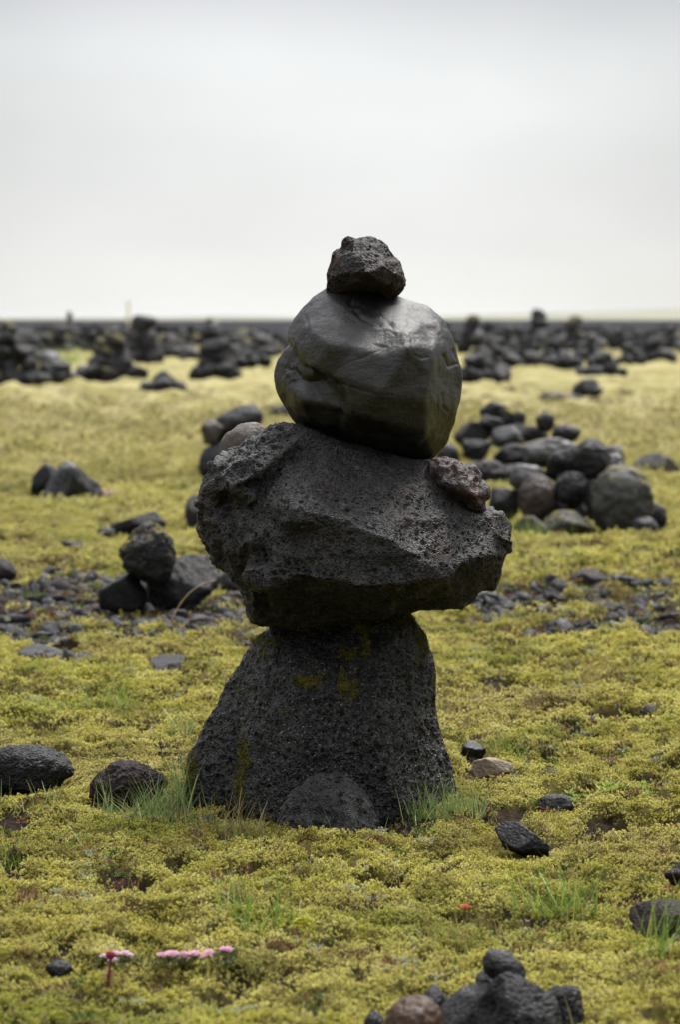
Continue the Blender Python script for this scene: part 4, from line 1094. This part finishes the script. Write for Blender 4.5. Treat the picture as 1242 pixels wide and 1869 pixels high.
# ------------------------------------------------------------------ damp air
def haze():
    bm = bmesh.new(); bmesh.ops.create_cube(bm, size=1)
    for v in bm.verts: v.co = Vector((v.co.x * 26000, v.co.y * 26000, -2.5 if v.co.z < 0 else 24))
    me = bpy.data.meshes.new('haze'); bm.to_mesh(me); bm.free()
    t = NT('damp_air'); v = t.n('ShaderNodeVolumePrincipled'); v.inputs['Color'].default_value = (.86, .88, .90, 1); v.inputs['Density'].default_value = .00004
    t.l(v.outputs[0], t.out.inputs['Volume']); me.materials.append(t.m)
    tag(link('haze', me), 'thin pale haze over the plain', None, None, 'stuff')
haze()

# ------------------------------------------------------------------ light
SUN_EL, SUN_AZ = 56., 30.          # behind the cairn, a little to the right
sun = bpy.data.lights.new('sun', 'SUN'); sun.energy = 2.0; sun.angle = R(26); sun.color = (1, .965, .91)
so = bpy.data.objects.new('sun', sun); COL.objects.link(so)
sd = Vector((math.sin(R(SUN_AZ)) * math.cos(R(SUN_EL)), math.cos(R(SUN_AZ)) * math.cos(R(SUN_EL)), math.sin(R(SUN_EL))))
so.rotation_euler = sd.to_track_quat('Z', 'Y').to_euler(); so.location = (0, 0, 20)

w = bpy.data.worlds.new('World'); SC.world = w; w.use_nodes = True
nt = w.node_tree; nt.nodes.clear(); L = nt.links.new
def nd(ty, **k):
    n = nt.nodes.new(ty)
    for a, v in k.items(): setattr(n, a, v)
    return n
out = nd('ShaderNodeOutputWorld'); sky = nd('ShaderNodeTexSky', sky_type='NISHITA', sun_disc=False, sun_elevation=R(SUN_EL), sun_rotation=R(SUN_AZ))
bg1 = nd('ShaderNodeBackground'); bg1.inputs[1].default_value = .08; L(sky.outputs[0], bg1.inputs[0])
tc = nd('ShaderNodeTexCoord'); sx = nd('ShaderNodeSeparateXYZ'); L(tc.outputs['Generated'], sx.inputs[0])
def mr(src, a, b, c, d, sm='LINEAR'):
    n = nd('ShaderNodeMapRange', interpolation_type=sm); L(src, n.inputs[0])
    for i, v in enumerate((a, b, c, d)): n.inputs[i + 1].default_value = v
    return n.outputs[0]
def mt(op, a, b):
    n = nd('ShaderNodeMath', operation=op)
    for i, v in enumerate((a, b)):
        if hasattr(v, 'is_linked'): L(v, n.inputs[i])
        else: n.inputs[i].default_value = v
    return n.outputs[0]
rp = nd('ShaderNodeValToRGB'); L(mr(sx.outputs[2], 0, .14, 0, 1), rp.inputs[0]); cr = rp.color_ramp; cr.interpolation = 'B_SPLINE'
stops = [(0, (.87,.88,.85)), (.09, (.87,.88,.86)), (.19, (.79,.80,.815)), (.36, (.775,.78,.79)), (.52, (.835,.84,.84)), (.64, (.80,.80,.805)), (.75, (.63,.625,.645)), (1, (.62,.62,.64))]
while len(cr.elements) < len(stops): cr.elements.new(.5)
for e, (p, c) in zip(cr.elements, stops): e.position = p; e.color = (*c, 1)
over = mt('MULTIPLY', mr(sx.outputs[2], .12, .85, 1, 6.8, 'SMOOTHSTEP'), mr(sx.outputs[1], -.5, .6, .80, 1, 'SMOOTHSTEP'))
x2 = mt('MULTIPLY', sx.outputs[0], sx.outputs[0]); lobe = mt('POWER', 2.718, mt('MULTIPLY', x2, -32.))
az = mt('ADD', mt('MULTIPLY', lobe, .50), .51)
nz = nd('ShaderNodeTexNoise'); nz.inputs['Scale'].default_value = 7; nz.inputs['Detail'].default_value = 3
mp = nd('ShaderNodeMapping'); mp.inputs['Scale'].default_value = (1, 1, 2.6); L(tc.outputs['Generated'], mp.inputs[0]); L(mp.outputs[0], nz.inputs['Vector'])
fac = mt('MULTIPLY', mt('MULTIPLY', over, az), mr(nz.outputs[0], .3, .7, .93, 1.07))
vm = nd('ShaderNodeVectorMath', operation='SCALE'); L(rp.outputs[0], vm.inputs[0]); L(fac, vm.inputs['Scale'])
bg2 = nd('ShaderNodeBackground'); L(vm.outputs[0], bg2.inputs[0]); bg2.inputs[1].default_value = .355
mx = nd('ShaderNodeMixShader'); mx.inputs[0].default_value = .93; L(bg1.outputs[0], mx.inputs[1]); L(bg2.outputs[0], mx.inputs[2]); L(mx.outputs[0], out.inputs[0])

SC.view_settings.view_transform = 'Standard'; SC.view_settings.look = 'None'; SC.view_settings.exposure = 1.55; SC.view_settings.gamma = 1; SC.view_settings.use_curve_mapping = False
SC.render.engine = 'CYCLES'
SC.cycles.max_bounces = 6; SC.cycles.diffuse_bounces = 3; SC.cycles.glossy_bounces = 2; SC.cycles.transmission_bounces = 2
SC.cycles.use_denoising = True
print('far stones', heap.n)
